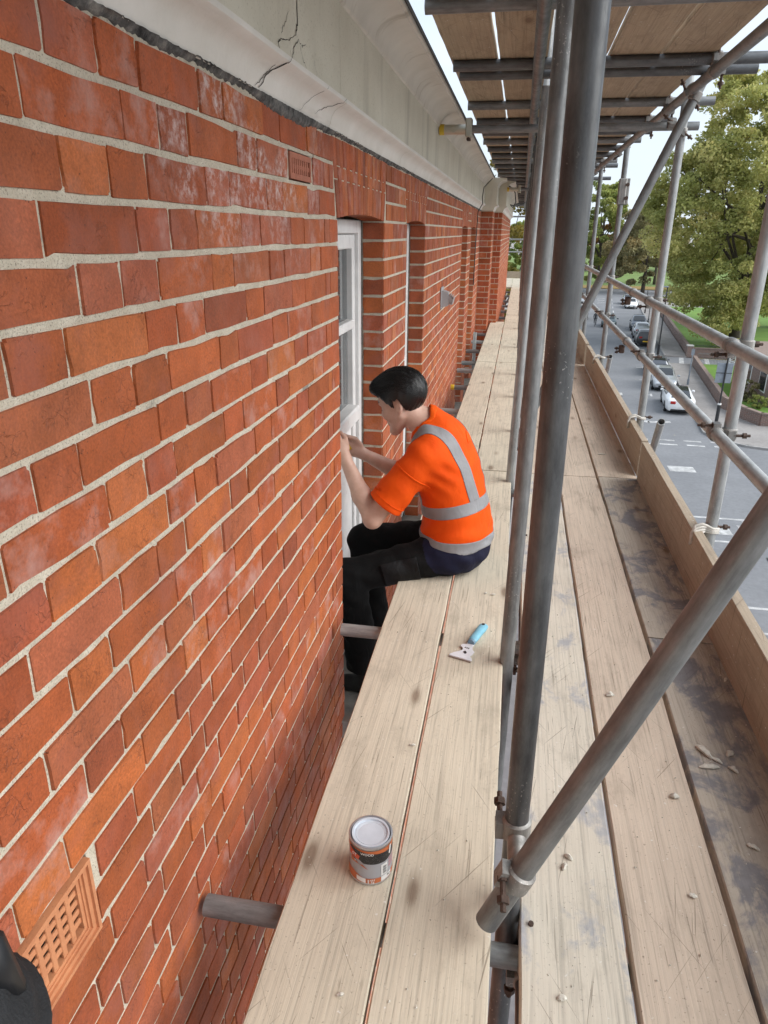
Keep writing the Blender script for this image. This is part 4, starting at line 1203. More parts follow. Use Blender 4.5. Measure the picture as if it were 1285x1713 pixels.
def body_fn(P_):
    d = torso(P_, -0.022)
    d = smin(d, rcone(P_, W(0.125, 0, 0.58), H(-0.012, 0, -0.035), 0.056, 0.052), 0.04)
    d = smin(d, head(P_), 0.022)
    d = smin(d, arm(P_, SHn, ELn, WRn), 0.035); d = smin(d, arm(P_, SHf, ELf, WRf), 0.035)
    d = smin(d, hand(P_, WRn, fwdN, upN, thN, None), 0.008)
    d = smin(d, hand(P_, WRf, fwdF, upF, thF, None), 0.008)
    for hi_, kn, an in ((HIn, KNn, ANn), (HIf, KNf, ANf)):
        d = smin(d, rcone(P_, hi_, kn, 0.070, 0.050), 0.03); d = smin(d, rcone(P_, kn, an, 0.050, 0.036), 0.02)
    return d
V, F_ = surface(body_fn, (-0.18, 2.54, -0.56), (0.62, 3.22, 0.90), 0.0052)
person = bpy.data.objects.new('person', np_mesh('person', V - PO, F_, SKIN)); link(person); person.location = PO
tag(person, 'worker in orange hi-vis shirt and dark trousers sitting on the boards, scraping the window', 'person')
def wear(name, me): o = bpy.data.objects.new(name, me); link(o, person); return o

# hair, combed back from the forehead
def hair_fn(P_):
    q = (P_ - H0) @ np.array(HAX).T
    d = skull(P_, 0.0155)
    d = smin(d, ellip(P_, H(0.020, 0, 0.088), (0.092, 0.066, 0.052), HAX), 0.03)
    d = smin(d, ellip(P_, H(0.085, 0, 0.092), (0.036, 0.052, 0.030), HAX), 0.03)
    line = np.interp(q[:, 0], [-0.13, -0.085, -0.060, -0.030, -0.022, 0.006, 0.016, 0.034, 0.060, 0.085, 0.13], [-0.040, -0.052, -0.050, -0.030, 0.030, 0.030, 0.002, 0.026, 0.052, 0.070, 0.080])
    line = line + 0.004*np.sin(q[:, 0]*310) + 0.003*np.sin(q[:, 1]*260)
    strands = 0.0007*np.sin(q[:, 1]*330 + 5*np.sin(q[:, 0]*15) + q[:, 2]*50)
    return smax(d + strands, line - q[:, 2], 0.012)
V, F_ = surface(hair_fn, H0-0.16, H0+0.20, 0.0034)
hair = wear('hair', np_mesh('hair', V - PO, F_, HAIR))
rs_ = random.Random(3); sm = MB()
for i in range(900):
    ph = rs_.uniform(-1.45, 1.45); t0 = rs_.uniform(0.15, 0.9); t1 = t0 + rs_.uniform(0.9, 1.9); lift = rs_.uniform(0.0, 0.0045); pts = []
    for k in range(9):
        th = t0 + (t1-t0)*k/8
        a = 0.004 + 0.1095*math.cos(th); b = 0.0885*math.sin(th)*math.sin(ph*(1-0.12*k/8)); c = 0.050 + 0.100*math.sin(th)*max(0.0, math.cos(ph)) - 0.05*max(0, th-1.7)
        if th < 1.2: c += 0.016*math.sin(th/1.2*math.pi)*math.cos(ph)
        ln = np.interp(a, [-0.13, -0.085, -0.060, -0.030, -0.022, 0.006, 0.016, 0.034, 0.060, 0.085, 0.13], [-0.045, -0.058, -0.055, -0.030, 0.032, 0.032, 0.004, 0.028, 0.054, 0.070, 0.074])
        if c < ln: break
        p = H(a, b, c); n_ = p - H(0.0, 0, 0.045); n_ /= np.linalg.norm(n_)
        # settle on the hair surface
        for _ in range(4): p = p - n_*float(hair_fn(p[None])[0])
        pts.append(p + n_*lift - PO)
    if len(pts) > 3: sm.path(pts, [0.0011*(1-0.6*abs(2*j/(len(pts)-1)-1)) for j in range(len(pts))], 4)
link(bpy.data.objects.new('hair_strands', sm.mesh('hair_strands', HAIR, True)), hair)['kind'] = 'stuff'
for s in (1, -1):
    mb = MB(); mb.path([H(0.0985, s*0.014, 0.034)-PO, H(0.0965, s*0.030, 0.040)-PO, H(0.084, s*0.050, 0.036)-PO], [0.0030, 0.0038, 0.0024], 6); wear('eyebrow', mb.mesh('eyebrow', HAIR, True))
    mb = MB(); mb.path([H(0.0910, s*0.019, 0.004)-PO, H(0.0925, s*0.031, 0.000)-PO, H(0.0855, s*0.044, 0.003)-PO], [0.0016, 0.0026, 0.0018], 6); wear('eyelash', mb.mesh('eyelash', LASH, True))

# orange shirt with short sleeves
ELs = {}
def shirt_fn(P_):
    d = torso(P_, 0.004)
    q = (P_ - PO) @ np.array(AX).T
    fold = 0.0060*np.sin(q[:, 2]*60 + q[:, 0]*30 + 3*np.sin(q[:, 1]*17)) * np.clip((0.36-q[:, 2])/0.25, 0, 1)
    fold += 0.0030*np.sin(q[:, 0]*55 - q[:, 2]*70 + q[:, 1]*28 + 2*np.sin(q[:, 2]*21))*np.clip(np.sin(q[:, 1]*19+q[:, 2]*9), 0, 1)
    d = d + fold - 0.012*np.clip((0.34-q[:, 2])/0.2, 0, 1)                    # looser at the waist
    for sh, el, s in ((SHn, ELn, 1), (SHf, ELf, -1)):
        ax = (el-sh)/np.linalg.norm(el-sh); L = np.linalg.norm(el-sh)
        t = (P_-sh) @ ax
        w_ = 0.002*np.sin(t*60 + (P_ @ Lv)*35)
        o_ = rcone(P_, sh - ax*0.005, sh + ax*(L*0.92), 0.066, 0.080) + w_
        o_ = smax(o_, t - L*0.74, 0.004)
        d = smin(d, o_, 0.045)
        inner = np.maximum(rcone(P_, sh, sh + ax*L, 0.056, 0.072), L*0.74-0.05 - t)
        d = np.maximum(d, -inner)
    d = smax(d, 0.128 + 0.02*q[:, 0] - q[:, 2] + 0.006*np.sin(q[:, 1]*30), 0.010)           # hem
    neck = rcone(P_, W(0.128, 0, 0.600), H(-0.004, 0, -0.02), 0.066, 0.072)
    d = smax(d, -np.maximum(neck, -( (q[:, 2]-0.605) + 0.45*(q[:, 0]-0.12)*-1.0)), 0.006)
    return d
V, F_ = surface(shirt_fn, (-0.02, 2.52, 0.08), (0.66, 3.26, 0.70), 0.0052)
shirt_me = np_mesh('t_shirt', V - PO, F_, ORANGE)
shirt = wear('t_shirt', shirt_me)
tag(shirt, 'bright orange hi-vis T-shirt')
def tape(planes, name='reflective_tape', keep=None):
    """cut a strip out of the shirt surface and lift it 2 mm"""
    bm = bmesh.new(); bm.from_mesh(shirt_me)
    for co, no in planes:
        g = bm.verts[:] + bm.edges[:] + bm.faces[:]
        bmesh.ops.bisect_plane(bm, geom=g, plane_co=Vector(co - PO), plane_no=Vector(no), clear_outer=True)
    if keep:
        bad = [f for f in bm.faces if not keep(np.array(f.calc_center_median()) + PO, np.array(f.normal))]
        bmesh.ops.delete(bm, geom=bad, context='FACES')
    bm.normal_update()
    for v in bm.verts: v.co += v.normal*0.0024
    r = bmesh.ops.extrude_face_region(bm, geom=bm.faces[:])
    me = bpy.data.meshes.new(name); 
    for e in r['geom']:
        if isinstance(e, bmesh.types.BMVert): e.co -= e.normal*0.0022
    bm.to_mesh(me); bm.free(); me.materials.append(TAPE)
    me.polygons.foreach_set('use_smooth', [True]*len(me.polygons))
    o = bpy.data.objects.new(name, me); link(o, shirt); return o
def notsleeve(c, n):
    for sh, el in ((SHn, ELn), (SHf, ELf)):
        ax = (el-sh)/np.linalg.norm(el-sh); t = (c-sh) @ ax; rad = np.linalg.norm(c-sh-ax*t)
        if t > 0.035 and rad < 0.095 and t < 0.30: return False
    return True
tilt = 0.20
nb = Uv*math.cos(tilt) + Fv*math.sin(tilt)
for cU, wd in ((0.300, 0.050), (0.150, 0.052)):
    tl = nb if cU > 0.2 else Uv
    c0 = W(0, 0, cU)
    tape([(c0 + tl*wd/2, tl), (c0 - tl*wd/2, -tl)], keep=notsleeve)
top = W(0, 0, 0.300) + nb*0.024
for s in (1, -1):
    cL = 0.098*s
    no = Lv*math.cos(0.10) - Uv*math.sin(0.10)*s
    tape([(W(0, cL+0.026, 0.45), no), (W(0, cL-0.026, 0.45), -no), (top, -nb)], keep=notsleeve)
SEAMC = m_cloth('seam_fold', (0.78,0.085,0.002), (0.85,0.105,0.003), 11, 0.1)
def nearsleeve(sh, el):
    ax = (el-sh)/np.linalg.norm(el-sh)
    def k_(c, n):
        t = (c-sh) @ ax; return np.linalg.norm(c-sh-ax*t) < 0.10 and (c-sh) @ n > -0.02
    return k_
for sh, el in ((SHn, ELn), (SHf, ELf)):
    ax = (el-sh)/np.linalg.norm(el-sh); L = np.linalg.norm(el-sh)
    for t0, wd in ((L*0.74-0.028, 0.0028), (L*0.22, 0.0060)):
        c0 = sh + ax*t0
        o = tape([(c0 + ax*wd/2, ax), (c0 - ax*wd/2, -ax)], 'seam', nearsleeve(sh, el)); o.data.materials.clear(); o.data.materials.append(SEAMC)
ncol = np.array(H(-0.004, 0, -0.02)) - W(0.128, 0, 0.600); ncol /= np.linalg.norm(ncol)
def incol(c, n): 
    v = c - W(0.128, 0, 0.600); t = v @ ncol; return np.linalg.norm(v - ncol*t) < 0.083 and c[2] > 0.56
o = tape([], 'collar', incol); o.data.materials.clear(); o.data.materials.append(SEAMC)

# trousers
def trouser_fn(P_):
    q = (P_ - PO) @ np.array(AX).T
    d = ellip(P_, W(-0.004, 0, 0.098), (0.145, 0.186, 0.110), AX)
    d = smin(d, ellip(P_, W(0.0, 0, 0.19), (0.125, 0.160, 0.09), AX), 0.05)
    for hi_, kn, an in ((HIn, KNn, ANn), (HIf, KNf, ANf)):
        d = smin(d, rcone(P_, hi_, kn, 0.090, 0.072), 0.045)
        d = smin(d, rcone(P_, kn, an, 0.076, 0.074), 0.03)
    w = 0.0022*np.sin(P_[:, 0]*55 + P_[:, 2]*50 + 2*np.sin(P_[:, 1]*30)) + 0.0015*np.sin(P_[:, 2]*95 + P_[:, 0]*30)
    d = d + w
    d = smax(d, P_[:, 2]-0.215, 0.01)
    d = smax(d, 0.003 - P_[:, 2] - 10*np.clip(0.205-P_[:, 0], 0, 1), 0.004)      # rests on the boards
    d = smax(d, -0.47 - P_[:, 2], 0.004)
    return d
V, F_ = surface(trouser_fn, (-0.14, 2.54, -0.50), (0.62, 3.20, 0.24), 0.0056)
me = np_mesh('trousers', V - PO, F_, [BLACKC, NAVY])
ce = np.empty(len(me.polygons)*3); me.polygons.foreach_get('center', ce); ce = ce.reshape(-1, 3) + PO
q = (ce - PO) @ np.array(AX).T
me.polygons.foreach_set('material_index', ((q[:, 0] < 0.105 - 0.55*(0.16-q[:, 2])) & (q[:, 2] > 0.02 + 0.25*q[:, 0])).astype(int))
tr_ = wear('trousers', me); tag(tr_, 'black work trousers with a navy seat')
# thigh pocket: a flap lifted off the trouser leg
pc = bmesh.new(); pc.from_mesh(me)
ax_ = (KNn-HIn)/np.linalg.norm(KNn-HIn); up_ = Uv - ax_*(Uv @ ax_); up_ /= np.linalg.norm(up_)
cP = HIn + ax_*0.225 + up_*0.000
for co, no in ((cP+ax_*0.075, ax_), (cP-ax_*0.075, -ax_), (cP+up_*0.048, up_), (cP-up_*0.052, -up_), (cP + Lv*0.0, -Lv)):
    bmesh.ops.bisect_plane(pc, geom=pc.verts[:]+pc.edges[:]+pc.faces[:], plane_co=Vector(co-PO), plane_no=Vector(no), clear_outer=True)
pc.normal_update()
for v in pc.verts: v.co += v.normal*0.007
r = bmesh.ops.extrude_face_region(pc, geom=pc.faces[:])
for e in r['geom']:
    if isinstance(e, bmesh.types.BMVert): e.co -= e.normal*0.008
pm = bpy.data.meshes.new('pocket'); pc.to_mesh(pm); pc.free(); pm.materials.clear(); pm.materials.append(m_cloth('pocket_cloth', (0.005,0.005,0.0055), (0.009,0.009,0.010), 22, 0.35, 0.6)); pm.polygons.foreach_set('material_index', [0]*len(pm.polygons)); pm.polygons.foreach_set('use_smooth', [True]*len(pm.polygons))
link(bpy.data.objects.new('pocket', pm), tr_)
# boots on the sill
BOOT = simple('black_boot_leather', (0.010,0.010,0.010), 0.55, 0, 0.2, 30)
for an in (ANn, ANf):
    bx = lambda P_: smax(smin(rcone(P_, an + [0.01, 0, 0.04], an + [0.02, 0, -0.06], 0.055, 0.052), rcone(P_, an + [0.03, 0, -0.068], an + [-0.085, 0.0, -0.074], 0.046, 0.038), 0.03), (SILL+0.0065) - P_[:, 2], 0.004)
    V, F_ = surface(bx, an - [0.16, 0.09, 0.13], an + [0.12, 0.09, 0.12], 0.007)
    wear('boot', np_mesh('boot', V - PO, F_, BOOT))
# yellow scraper held against the window
mb = MB(); g = GRIP
mb.path([g + [0.030, -0.014, -0.030], g + [0.006, -0.016, -0.002], g + [-0.012, -0.018, 0.014]], [0.010, 0.012, 0.0095], 10)
kn_ = empty('putty_knife', tuple(g)); tag(kn_, 'small yellow-handled scraper in the worker\'s hand at the window', 'scraper')
m2 = MB(); m2.v = [tuple(np.array(p)-g) for p in mb.v]; m2.f = mb.f; m2.m = mb.m; m2.a = mb.a
m2.build('handle', YELLOW, kn_, smooth=True)
MB().box(-0.036, -0.006, -0.030, -0.002, 0.014, 0.0155).build('blade', GALV, kn_)
# ================================================================== things on the deck
# ---- paint / filler tin
tin = empty('filler_tin', (0.372, 1.205, 0.001)); tag(tin, 'round grey-lidded filler tin with orange and black label on the inner board', 'tin')
TINM = simple('tinplate', (0.55,0.55,0.56), 0.35, 0.8, 0.12, 30)
LID = simple('pale_grey_lid', (0.64,0.69,0.755), 0.4, 0.1, 0.06, 30)
TR_ = 0.0485; TH_ = 0.108
MB().lathe([(0.0005,0.0),(TR_-0.001,0.0),(TR_+0.001,0.002),(TR_+0.001,0.005),(TR_,0.007),(TR_,TH_-0.006),(TR_+0.0012,TH_-0.004),(TR_+0.0014,TH_),(TR_-0.002,TH_+0.001),(TR_-0.0035,TH_-0.003),(TR_-0.006,TH_-0.0065),(0.001,TH_-0.0068)], 48).build('can', TINM, tin, smooth=50)
MB().lathe([(0.0005,TH_-0.006),(0.030,TH_-0.006),(0.0312,TH_-0.0035),(0.0335,TH_-0.0033),(0.0350,TH_-0.0055),(0.0375,TH_-0.0055),(0.0385,TH_+0.0002),(0.0425,TH_+0.0008),(0.0432,TH_-0.004)], 48).build('lid', LID, tin, smooth=40)
MB().bbox(0.010, 0.019, -0.004, 0.010, TH_-0.0056, TH_-0.0046, 0.0004).build('embossed_mark', LID, tin)
A0 = math.radians(-78)      # direction of the label centre, towards the camera
def wrap(poly, r, mat_, name, dens=3):
    """polygon in (angle deg from the label centre, height) wrapped on the tin"""
    mb = MB(); pts = []
    for (a0, z0), (a1, z1) in zip(poly, poly[1:]+poly[:1]):
        n = max(1, int(abs(a1-a0)/5)+1)
        for i in range(n): pts.append((a0+(a1-a0)*i/n, z0+(z1-z0)*i/n))
    bm = bmesh.new()
    vs_ = [bm.verts.new((a, z*1000, 0)) for a, z in pts]
    f = bm.faces.new(vs_)
    for a in range(-180, 181, 5):
        bmesh.ops.bisect_plane(bm, geom=bm.verts[:]+bm.edges[:]+bm.faces[:], plane_co=(a+0.01, 0, 0), plane_no=(1, 0, 0))
    for v in bm.verts:
        t = A0 + math.radians(v.co.x); z = v.co.y/1000
        v.co = (r*math.cos(t), r*math.sin(t), z)
    me = bpy.data.meshes.new(name); bm.to_mesh(me); bm.free(); me.materials.append(mat_)
    o = bpy.data.objects.new(name, me); link(o, tin); return o
L_OR = simple('label_orange', (0.50,0.135,0.045), 0.45, 0, 0.08); L_BK = Mat('label_black', rough=0.4); _p = L_BK.pos()
L_BK.color(L_BK.mix(L_BK.ramp(L_BK.noise(_p, 900, 2), [(0.66, 0.0), (0.70, 0.8)]), (0.014,0.014,0.016), (0.5,0.5,0.5))); L_BK = L_BK.m
L_GR = simple('label_grey', (0.36,0.365,0.385), 0.45, 0, 0.06); L_WH = simple('label_white', (0.74,0.73,0.71), 0.5, 0, 0.04); L_RED = simple('label_red', (0.62,0.09,0.035), 0.45, 0, 0.06); L_PK = simple('label_pink', (0.52,0.16,0.19), 0.5)
r0 = TR_+0.0004
wrap([(-178,0.007),(178,0.007),(178,0.101),(-178,0.101)], r0, L_GR, 'label')
wrap([(-178,0.086),(178,0.086),(178,0.1012),(-178,0.1012)], r0+0.0004, L_OR, 'label_band')
wrap([(-70,0.092),(-20,0.064),(40,0.062),(95,0.074),(95,0.088),(50,0.089),(-60,0.0995)], r0+0.0008, L_BK, 'label_band')
wrap([(-60,0.058),(-22,0.060),(-6,0.047),(-12,0.050),(-45,0.066),(-60,0.072)], r0+0.0012, L_OR, 'label_band')
wrap([(-68,0.074),(-34,0.071),(-30,0.083),(-66,0.094)], r0+0.0014, L_RED, 'label_panel')
wrap([(-178,0.007),(178,0.007),(178,0.021),(60,0.021),(-20,0.021),(-52,0.032),(-178,0.030)], r0+0.0006, L_OR, 'label_band')
wrap([(-40,0.011),(-14,0.008),(-14,0.021),(-40,0.024)], r0+0.0012, L_WH, 'label_panel')
wrap([(27,0.008),(62,0.010),(62,0.024),(27,0.022)], r0+0.0012, L_WH, 'label_panel')
wrap([(27,0.0245),(47,0.0245),(47,0.058),(27,0.056)], r0+0.0012, L_WH, 'label_panel')
for i in range(9):
    z = 0.029+0.0026*i
    wrap([(32,z),(44,z),(44,z+0.0008+0.0007*(i%3 == 1)),(32,z+0.0008+0.0007*(i%3 == 1))], r0+0.0018, L_BK, 'barcode_bar')
for i in range(3):
    z = 0.038+0.010*i
    wrap([(52,z),(80,z+0.004),(80,z+0.007),(52,z+0.003)], r0+0.0012, L_PK, 'label_line')
wrap([(52,0.077),(58,0.074),(63,0.098),(56,0.099)], r0+0.0014, L_WH, 'label_panel')
def text_on_tin(txt, ang, z, size, mat_, lift=0.0020):
    cu = bpy.data.curves.new('lettering', 'FONT'); cu.body = txt; cu.size = size; cu.align_x = 'CENTER'; cu.offset = size*0.02
    to = bpy.data.objects.new('tmp', cu); COL.objects.link(to)
    dg = bpy.context.evaluated_depsgraph_get()
    me = bpy.data.meshes.new_from_object(to.evaluated_get(dg)); bpy.data.objects.remove(to)
    for v in me.vertices:
        t = A0 + math.radians(ang) + v.co.x/TR_
        rr = r0 + lift; v.co = (rr*math.cos(t), rr*math.sin(t), z + v.co.y)
    me.materials.clear(); me.materials.append(mat_); me.name = 'lettering'
    o = bpy.data.objects.new('lettering', me); link(o, tin)
text_on_tin('WOOD', -10, 0.0895, 0.0085, L_WH)
text_on_tin('ST', -47, 0.0775, 0.012, L_WH)
text_on_tin('Y', -44, 0.062, 0.009, L_WH)
text_on_tin('1', -7, 0.0085, 0.0155, L_WH)
text_on_tin('NET', 4, 0.0150, 0.0065, L_WH)
text_on_tin('kg', 4, 0.0090, 0.0080, L_WH)
text_on_tin('A+', 52, 0.0150, 0.0085, L_BK)

# ---- multi-purpose scraper
A_, B_ = Vector((0.506, 2.105, 0.0)), Vector((0.580, 2.335, 0.0))
dirv = (B_-A_).normalized(); ang = math.atan2(dirv.y, dirv.x)
scr = empty('paint_scraper', (A_.x, A_.y, 0.002), ang); tag(scr, 'multi-purpose scraper with light blue handle lying on the inner board', 'scraper')
BLADE = simple('polished_blade', (0.70,0.71,0.74), 0.45, 0.0, 0.08, 40)
LBLUE = simple('light_blue_plastic', (0.20,0.47,0.60), 0.42, 0, 0.08, 40)
MB().prism([(0.000,-0.040),(0.006,-0.041),(0.016,-0.036),(0.024,-0.026),(0.040,-0.030),(0.058,-0.030),(0.066,-0.020),(0.085,-0.013),(0.108,-0.012),(0.108,0.012),(0.094,0.014),(0.088,0.024),(0.078,0.030),(0.070,0.024),(0.062,0.014),(0.050,0.012),(0.038,0.020),(0.024,0.032),(0.010,0.040),(0.000,0.041)], 0.004, 0.0065).build('blade', BLADE, scr)
MB().prism([(-0.004,-0.040),(0.005,-0.040),(0.005,0.040),(-0.004,0.040)], 0.0005, 0.0045).build('blade_edge', simple('worn_edge', (0.30,0.24,0.21), 0.5, 0.3), scr)
MB().prism([(0.030,-0.006),(0.040,-0.009),(0.050,0.0),(0.040,0.006)], 0.0066, 0.0072).build('blade_hole', BLACK, scr)
for i in range(3): MB().box(0.066, 0.073, -0.006+0.006*i, -0.002+0.006*i, 0.0066, 0.0071).build('stamped_mark', simple('stamp', (0.06,0.05,0.05), 0.6), scr)
mb = MB(); hs = [(0.104,0.0125,0.007),(0.110,0.0150,0.0095),(0.135,0.0165,0.0115),(0.170,0.0160,0.0125),(0.205,0.0180,0.0125),(0.226,0.0175,0.0115),(0.234,0.0150,0.009),(0.238,0.010,0.006)]
for x, w_, h_ in hs:
    for k in range(14):
        t = 2*math.pi*k/14; mb.v.append((x, w_*math.cos(t), 0.012 + h_*math.sin(t)))
for i in range(len(hs)-1):
    for k in range(14): mb.f.append((i*14+k, i*14+(k+1) % 14, (i+1)*14+(k+1) % 14, (i+1)*14+k)); mb.m.append(0); mb.a.append(0)
mb.f += [tuple(range(14)), tuple(range((len(hs)-1)*14, len(hs)*14))]; mb.m += [0,0]; mb.a += [0,0]
mb.build('handle', LBLUE, scr, smooth=True)
MB().lathe([(0.0005,0.0),(0.006,0.0),(0.006,0.0012),(0.0005,0.0012)], 14, (0.222,0,0.0238)).build('hanging_hole', BLACK, scr)
MB().tube((0.100,0,0.0105),(0.109,0,0.0105), 0.0128, 0.0145, 14).build('ferrule', simple('grey_blue_collar', (0.16,0.28,0.38), 0.5), scr)

# ---- scraped putty and paint chips
PUTTY = simple('dry_putty', (0.60,0.57,0.50), 0.9, 0, 0.2, 80, 0.4)
def chip(x, y, L, w, h, rz, label, curl=0.0):
    r = random.Random(int(x*1e4+y*1e3)); n = 7; mb = MB()
    for i in range(n):
        t = i/(n-1); rr = math.sin(math.pi*(0.12+0.76*t))
        for k in range(7):
            a = 2*math.pi*k/7; j = r.uniform(0.75, 1.25)
            mb.v.append(((t-0.5)*L, rr*w*0.5*math.cos(a)*j + curl*(t-0.5)**2*L, max(0, h*0.5*rr*j*(1+math.sin(a)))))
    for i in range(n-1):
        for k in range(7): mb.f.append((i*7+k, i*7+(k+1) % 7, (i+1)*7+(k+1) % 7, (i+1)*7+k)); mb.m.append(0); mb.a.append(0)
    mb.f += [tuple(range(7)), tuple(range((n-1)*7, n*7))]; mb.m += [0,0]; mb.a += [0,0]
    o = mb.build('putty_chip', PUTTY, loc=(x, y, 0.0015), rot=(0, 0, rz), smooth=50); tag(o, label, 'debris', 'scraped putty chips')
for c in ((1.224,1.702,0.055,0.020,0.010,0.15,'flat white strip of scraped putty on the stained outer board'), (1.224,1.762,0.060,0.020,0.016,-1.0,'lumpy curl of putty above the flat white strip'),
          (1.250,1.735,0.035,0.012,0.008,-0.7,'dark-edged sliver of putty at the end of the lumpy curl'), (1.295,1.768,0.028,0.018,0.014,0.7,'knobbly putty crumb nearest the toe board'), (1.286,1.702,0.030,0.013,0.012,-0.8,'small bent putty crumb right of the flat strip'),
          (0.991,1.990,0.026,0.018,0.012,0.3,'white putty crumb on the middle board near the long gap'), (1.108,1.568,0.024,0.017,0.011,0.0,'grey putty crumb near the edge of the middle board'), (1.090,1.262,0.018,0.013,0.006,0.0,'small white flake on the middle board near the knot'),
          (0.824,1.318,0.022,0.012,0.010,-0.6,'upper of two dark crumbs on the washed pale board'), (0.813,1.288,0.022,0.011,0.010,1.2,'lower of two dark crumbs on the washed pale board'), (0.792,0.975,0.020,0.012,0.007,0.2,'grey crumb on the washed pale board at the bottom of the photo'),
          (1.262,1.430,0.030,0.013,0.009,-0.5,'brown curl of putty on the stained board near the toe board'), (1.300,1.345,0.022,0.010,0.005,0.1,'thin flake on the stained board at the right edge'), (0.600,2.600,0.022,0.012,0.005,0.3,'paint flake on the inner board beyond the scraper handle'),
          (0.570,2.605,0.016,0.010,0.005,0.9,'smaller paint flake left of the one beyond the scraper'), (1.377,2.150,0.022,0.010,0.008,1.1,'putty crumb tucked against the toe board'), (0.372,0.905,0.014,0.009,0.005,0.4,'chalky crumb on the wall-side board at the bottom of the photo'),
          (1.235,4.72,0.050,0.016,0.008,0.05,'pale strip lying on the pinkish board far along'), (0.407,1.640,0.020,0.007,0.005,0.1,'dark splinter at the gap between the inner boards')):
    chip(*c)
cr_ = MB(); rc = random.Random(5)
for i in range(420):
    q = rc.random()
    if q < 0.62: x, y = rc.uniform(0.72, 1.38), rc.uniform(0.8, 4.6)
    elif q < 0.8: x, y = rc.gauss(1.365, 0.015), rc.uniform(1.2, 6)
    else: x, y = rc.uniform(0.21, 0.65), rc.uniform(0.8, 3.0)
    if any(a < x < b for a, b in ((0.645,0.72),(0.42,0.435),(0.925,0.94),(1.155,1.17),(1.385,2))): continue
    s_ = rc.uniform(0.0012, 0.0042); a = rc.uniform(0, 3.1)
    c_, d_ = math.cos(a)*s_, math.sin(a)*s_; k = rc.uniform(0.3, 0.8)
    cr_.add([(x-c_, y-d_, 0.0012), (x+d_*k, y-c_*k, 0.0012), (x+c_, y+d_, 0.0012), (x-d_*k, y+c_*k, 0.0012), (x, y, 0.0012+s_*0.8)], [(0,1,4),(1,2,4),(2,3,4),(3,0,4)])
o = cr_.build('dust_crumbs', PUTTY); tag(o, 'fine crumbs of scraped putty scattered over the deck boards', 'debris', kind='stuff')

# ---- black kit bag at the lower left corner, standing on the inner board
bagc = np.array([0.238, 0.262, 0.0])
def bag_fn(P_):
    d = rcone(P_, bagc + [0, 0, 0.05], bagc + [0.0, 0.03, 0.76], 0.052, 0.046)
    d = smin(d, ellip(P_, bagc + [0.0, 0.038, 0.80], (0.050, 0.052, 0.060)), 0.03)
    d = d + 0.004*np.sin(P_[:, 2]*95 + P_[:, 0]*60 + 2*np.sin(P_[:, 1]*40)) + 0.0025*np.sin(P_[:, 2]*210 - P_[:, 1]*90)
    return smax(d, 0.002 - P_[:, 2], 0.004)
V, F_ = surface(bag_fn, bagc - [0.12, 0.12, 0.01], bagc + [0.12, 0.16, 0.90], 0.006)
bag = empty('kit_bag', tuple(bagc)); tag(bag, 'black upright kit bag with a rolled grip at the lower left corner', 'bag')
bo = bpy.data.objects.new('bag_body', np_mesh('bag_body', V - bagc, F_, simple('black_canvas', (0.010,0.011,0.013), 0.75, 0, 0.3, 60, 0.4))); link(bo, bag)
mb = MB()
mb.path([(-0.040,0.035,0.83),(-0.036,0.04,0.868),(-0.008,0.048,0.885),(0.020,0.052,0.874),(0.028,0.056,0.82)], [0.012,0.014,0.016,0.014,0.011], 10); mb.build('grip', BLACK, bag, smooth=True)
mb = MB(); band(mb, (0.0, 0.031, 0.76), (0, 0.05, 1), 0.03, 0.051, 0.0555, 28); mb.build('strap', simple('black_webbing', (0.008,0.008,0.009), 0.8), bag, smooth=40)
# ================================================================== the street below
def m_ground(name, a, b, scale, spots=None, rough=0.9):
    M = Mat(name, rough=rough); p = M.pos()
    c = M.ramp(M.noise(p, scale, 6, 0.65), [(0.3, a), (0.7, b)])
    c = M.mix(0.5, c, M.ramp(M.noise(p, scale*14, 4, 0.7), [(0.3, 0.75), (0.7, 1.2)]), 'MULTIPLY')
    if spots: c = M.mix(M.ramp(M.voro(p, spots[0]), [(0.03, 1.0), (0.07, 0.0)]), c, spots[1])
    M.color(c); return M.m
ASPH = m_ground('asphalt', (0.150,0.154,0.163), (0.195,0.200,0.210), 0.35, (0.9, (0.30,0.27,0.20)))
PAVE = m_ground('paving', (0.22,0.205,0.195), (0.31,0.29,0.275), 0.5)
GRASS = m_ground('mown_grass', (0.085,0.175,0.020), (0.135,0.24,0.032), 0.4, (1.6, (0.30,0.24,0.06)))
PARK = m_ground('park_grass', (0.10,0.16,0.03), (0.15,0.215,0.05), 0.15)
VERGE = m_ground('autumn_verge', (0.17,0.12,0.035), (0.26,0.17,0.04), 0.4)
LINE = m_ground('road_paint', (0.20,0.20,0.20), (0.60,0.60,0.59), 2.5)
YLINE = simple('yellow_line', (0.50,0.36,0.10), 0.8)
KERB = simple('kerb_stone', (0.30,0.29,0.28), 0.85, 0, 0.15, 3)
G = GROUND
SA = math.atan(0.1); sv = Vector((math.sin(SA), math.cos(SA), 0)); nv = Vector((math.cos(SA), -math.sin(SA), 0)); SO = Vector((12.6, 50.0, G))
def S(u, v, z=0.0): return SO + sv*u + nv*v + Vector((0, 0, z))
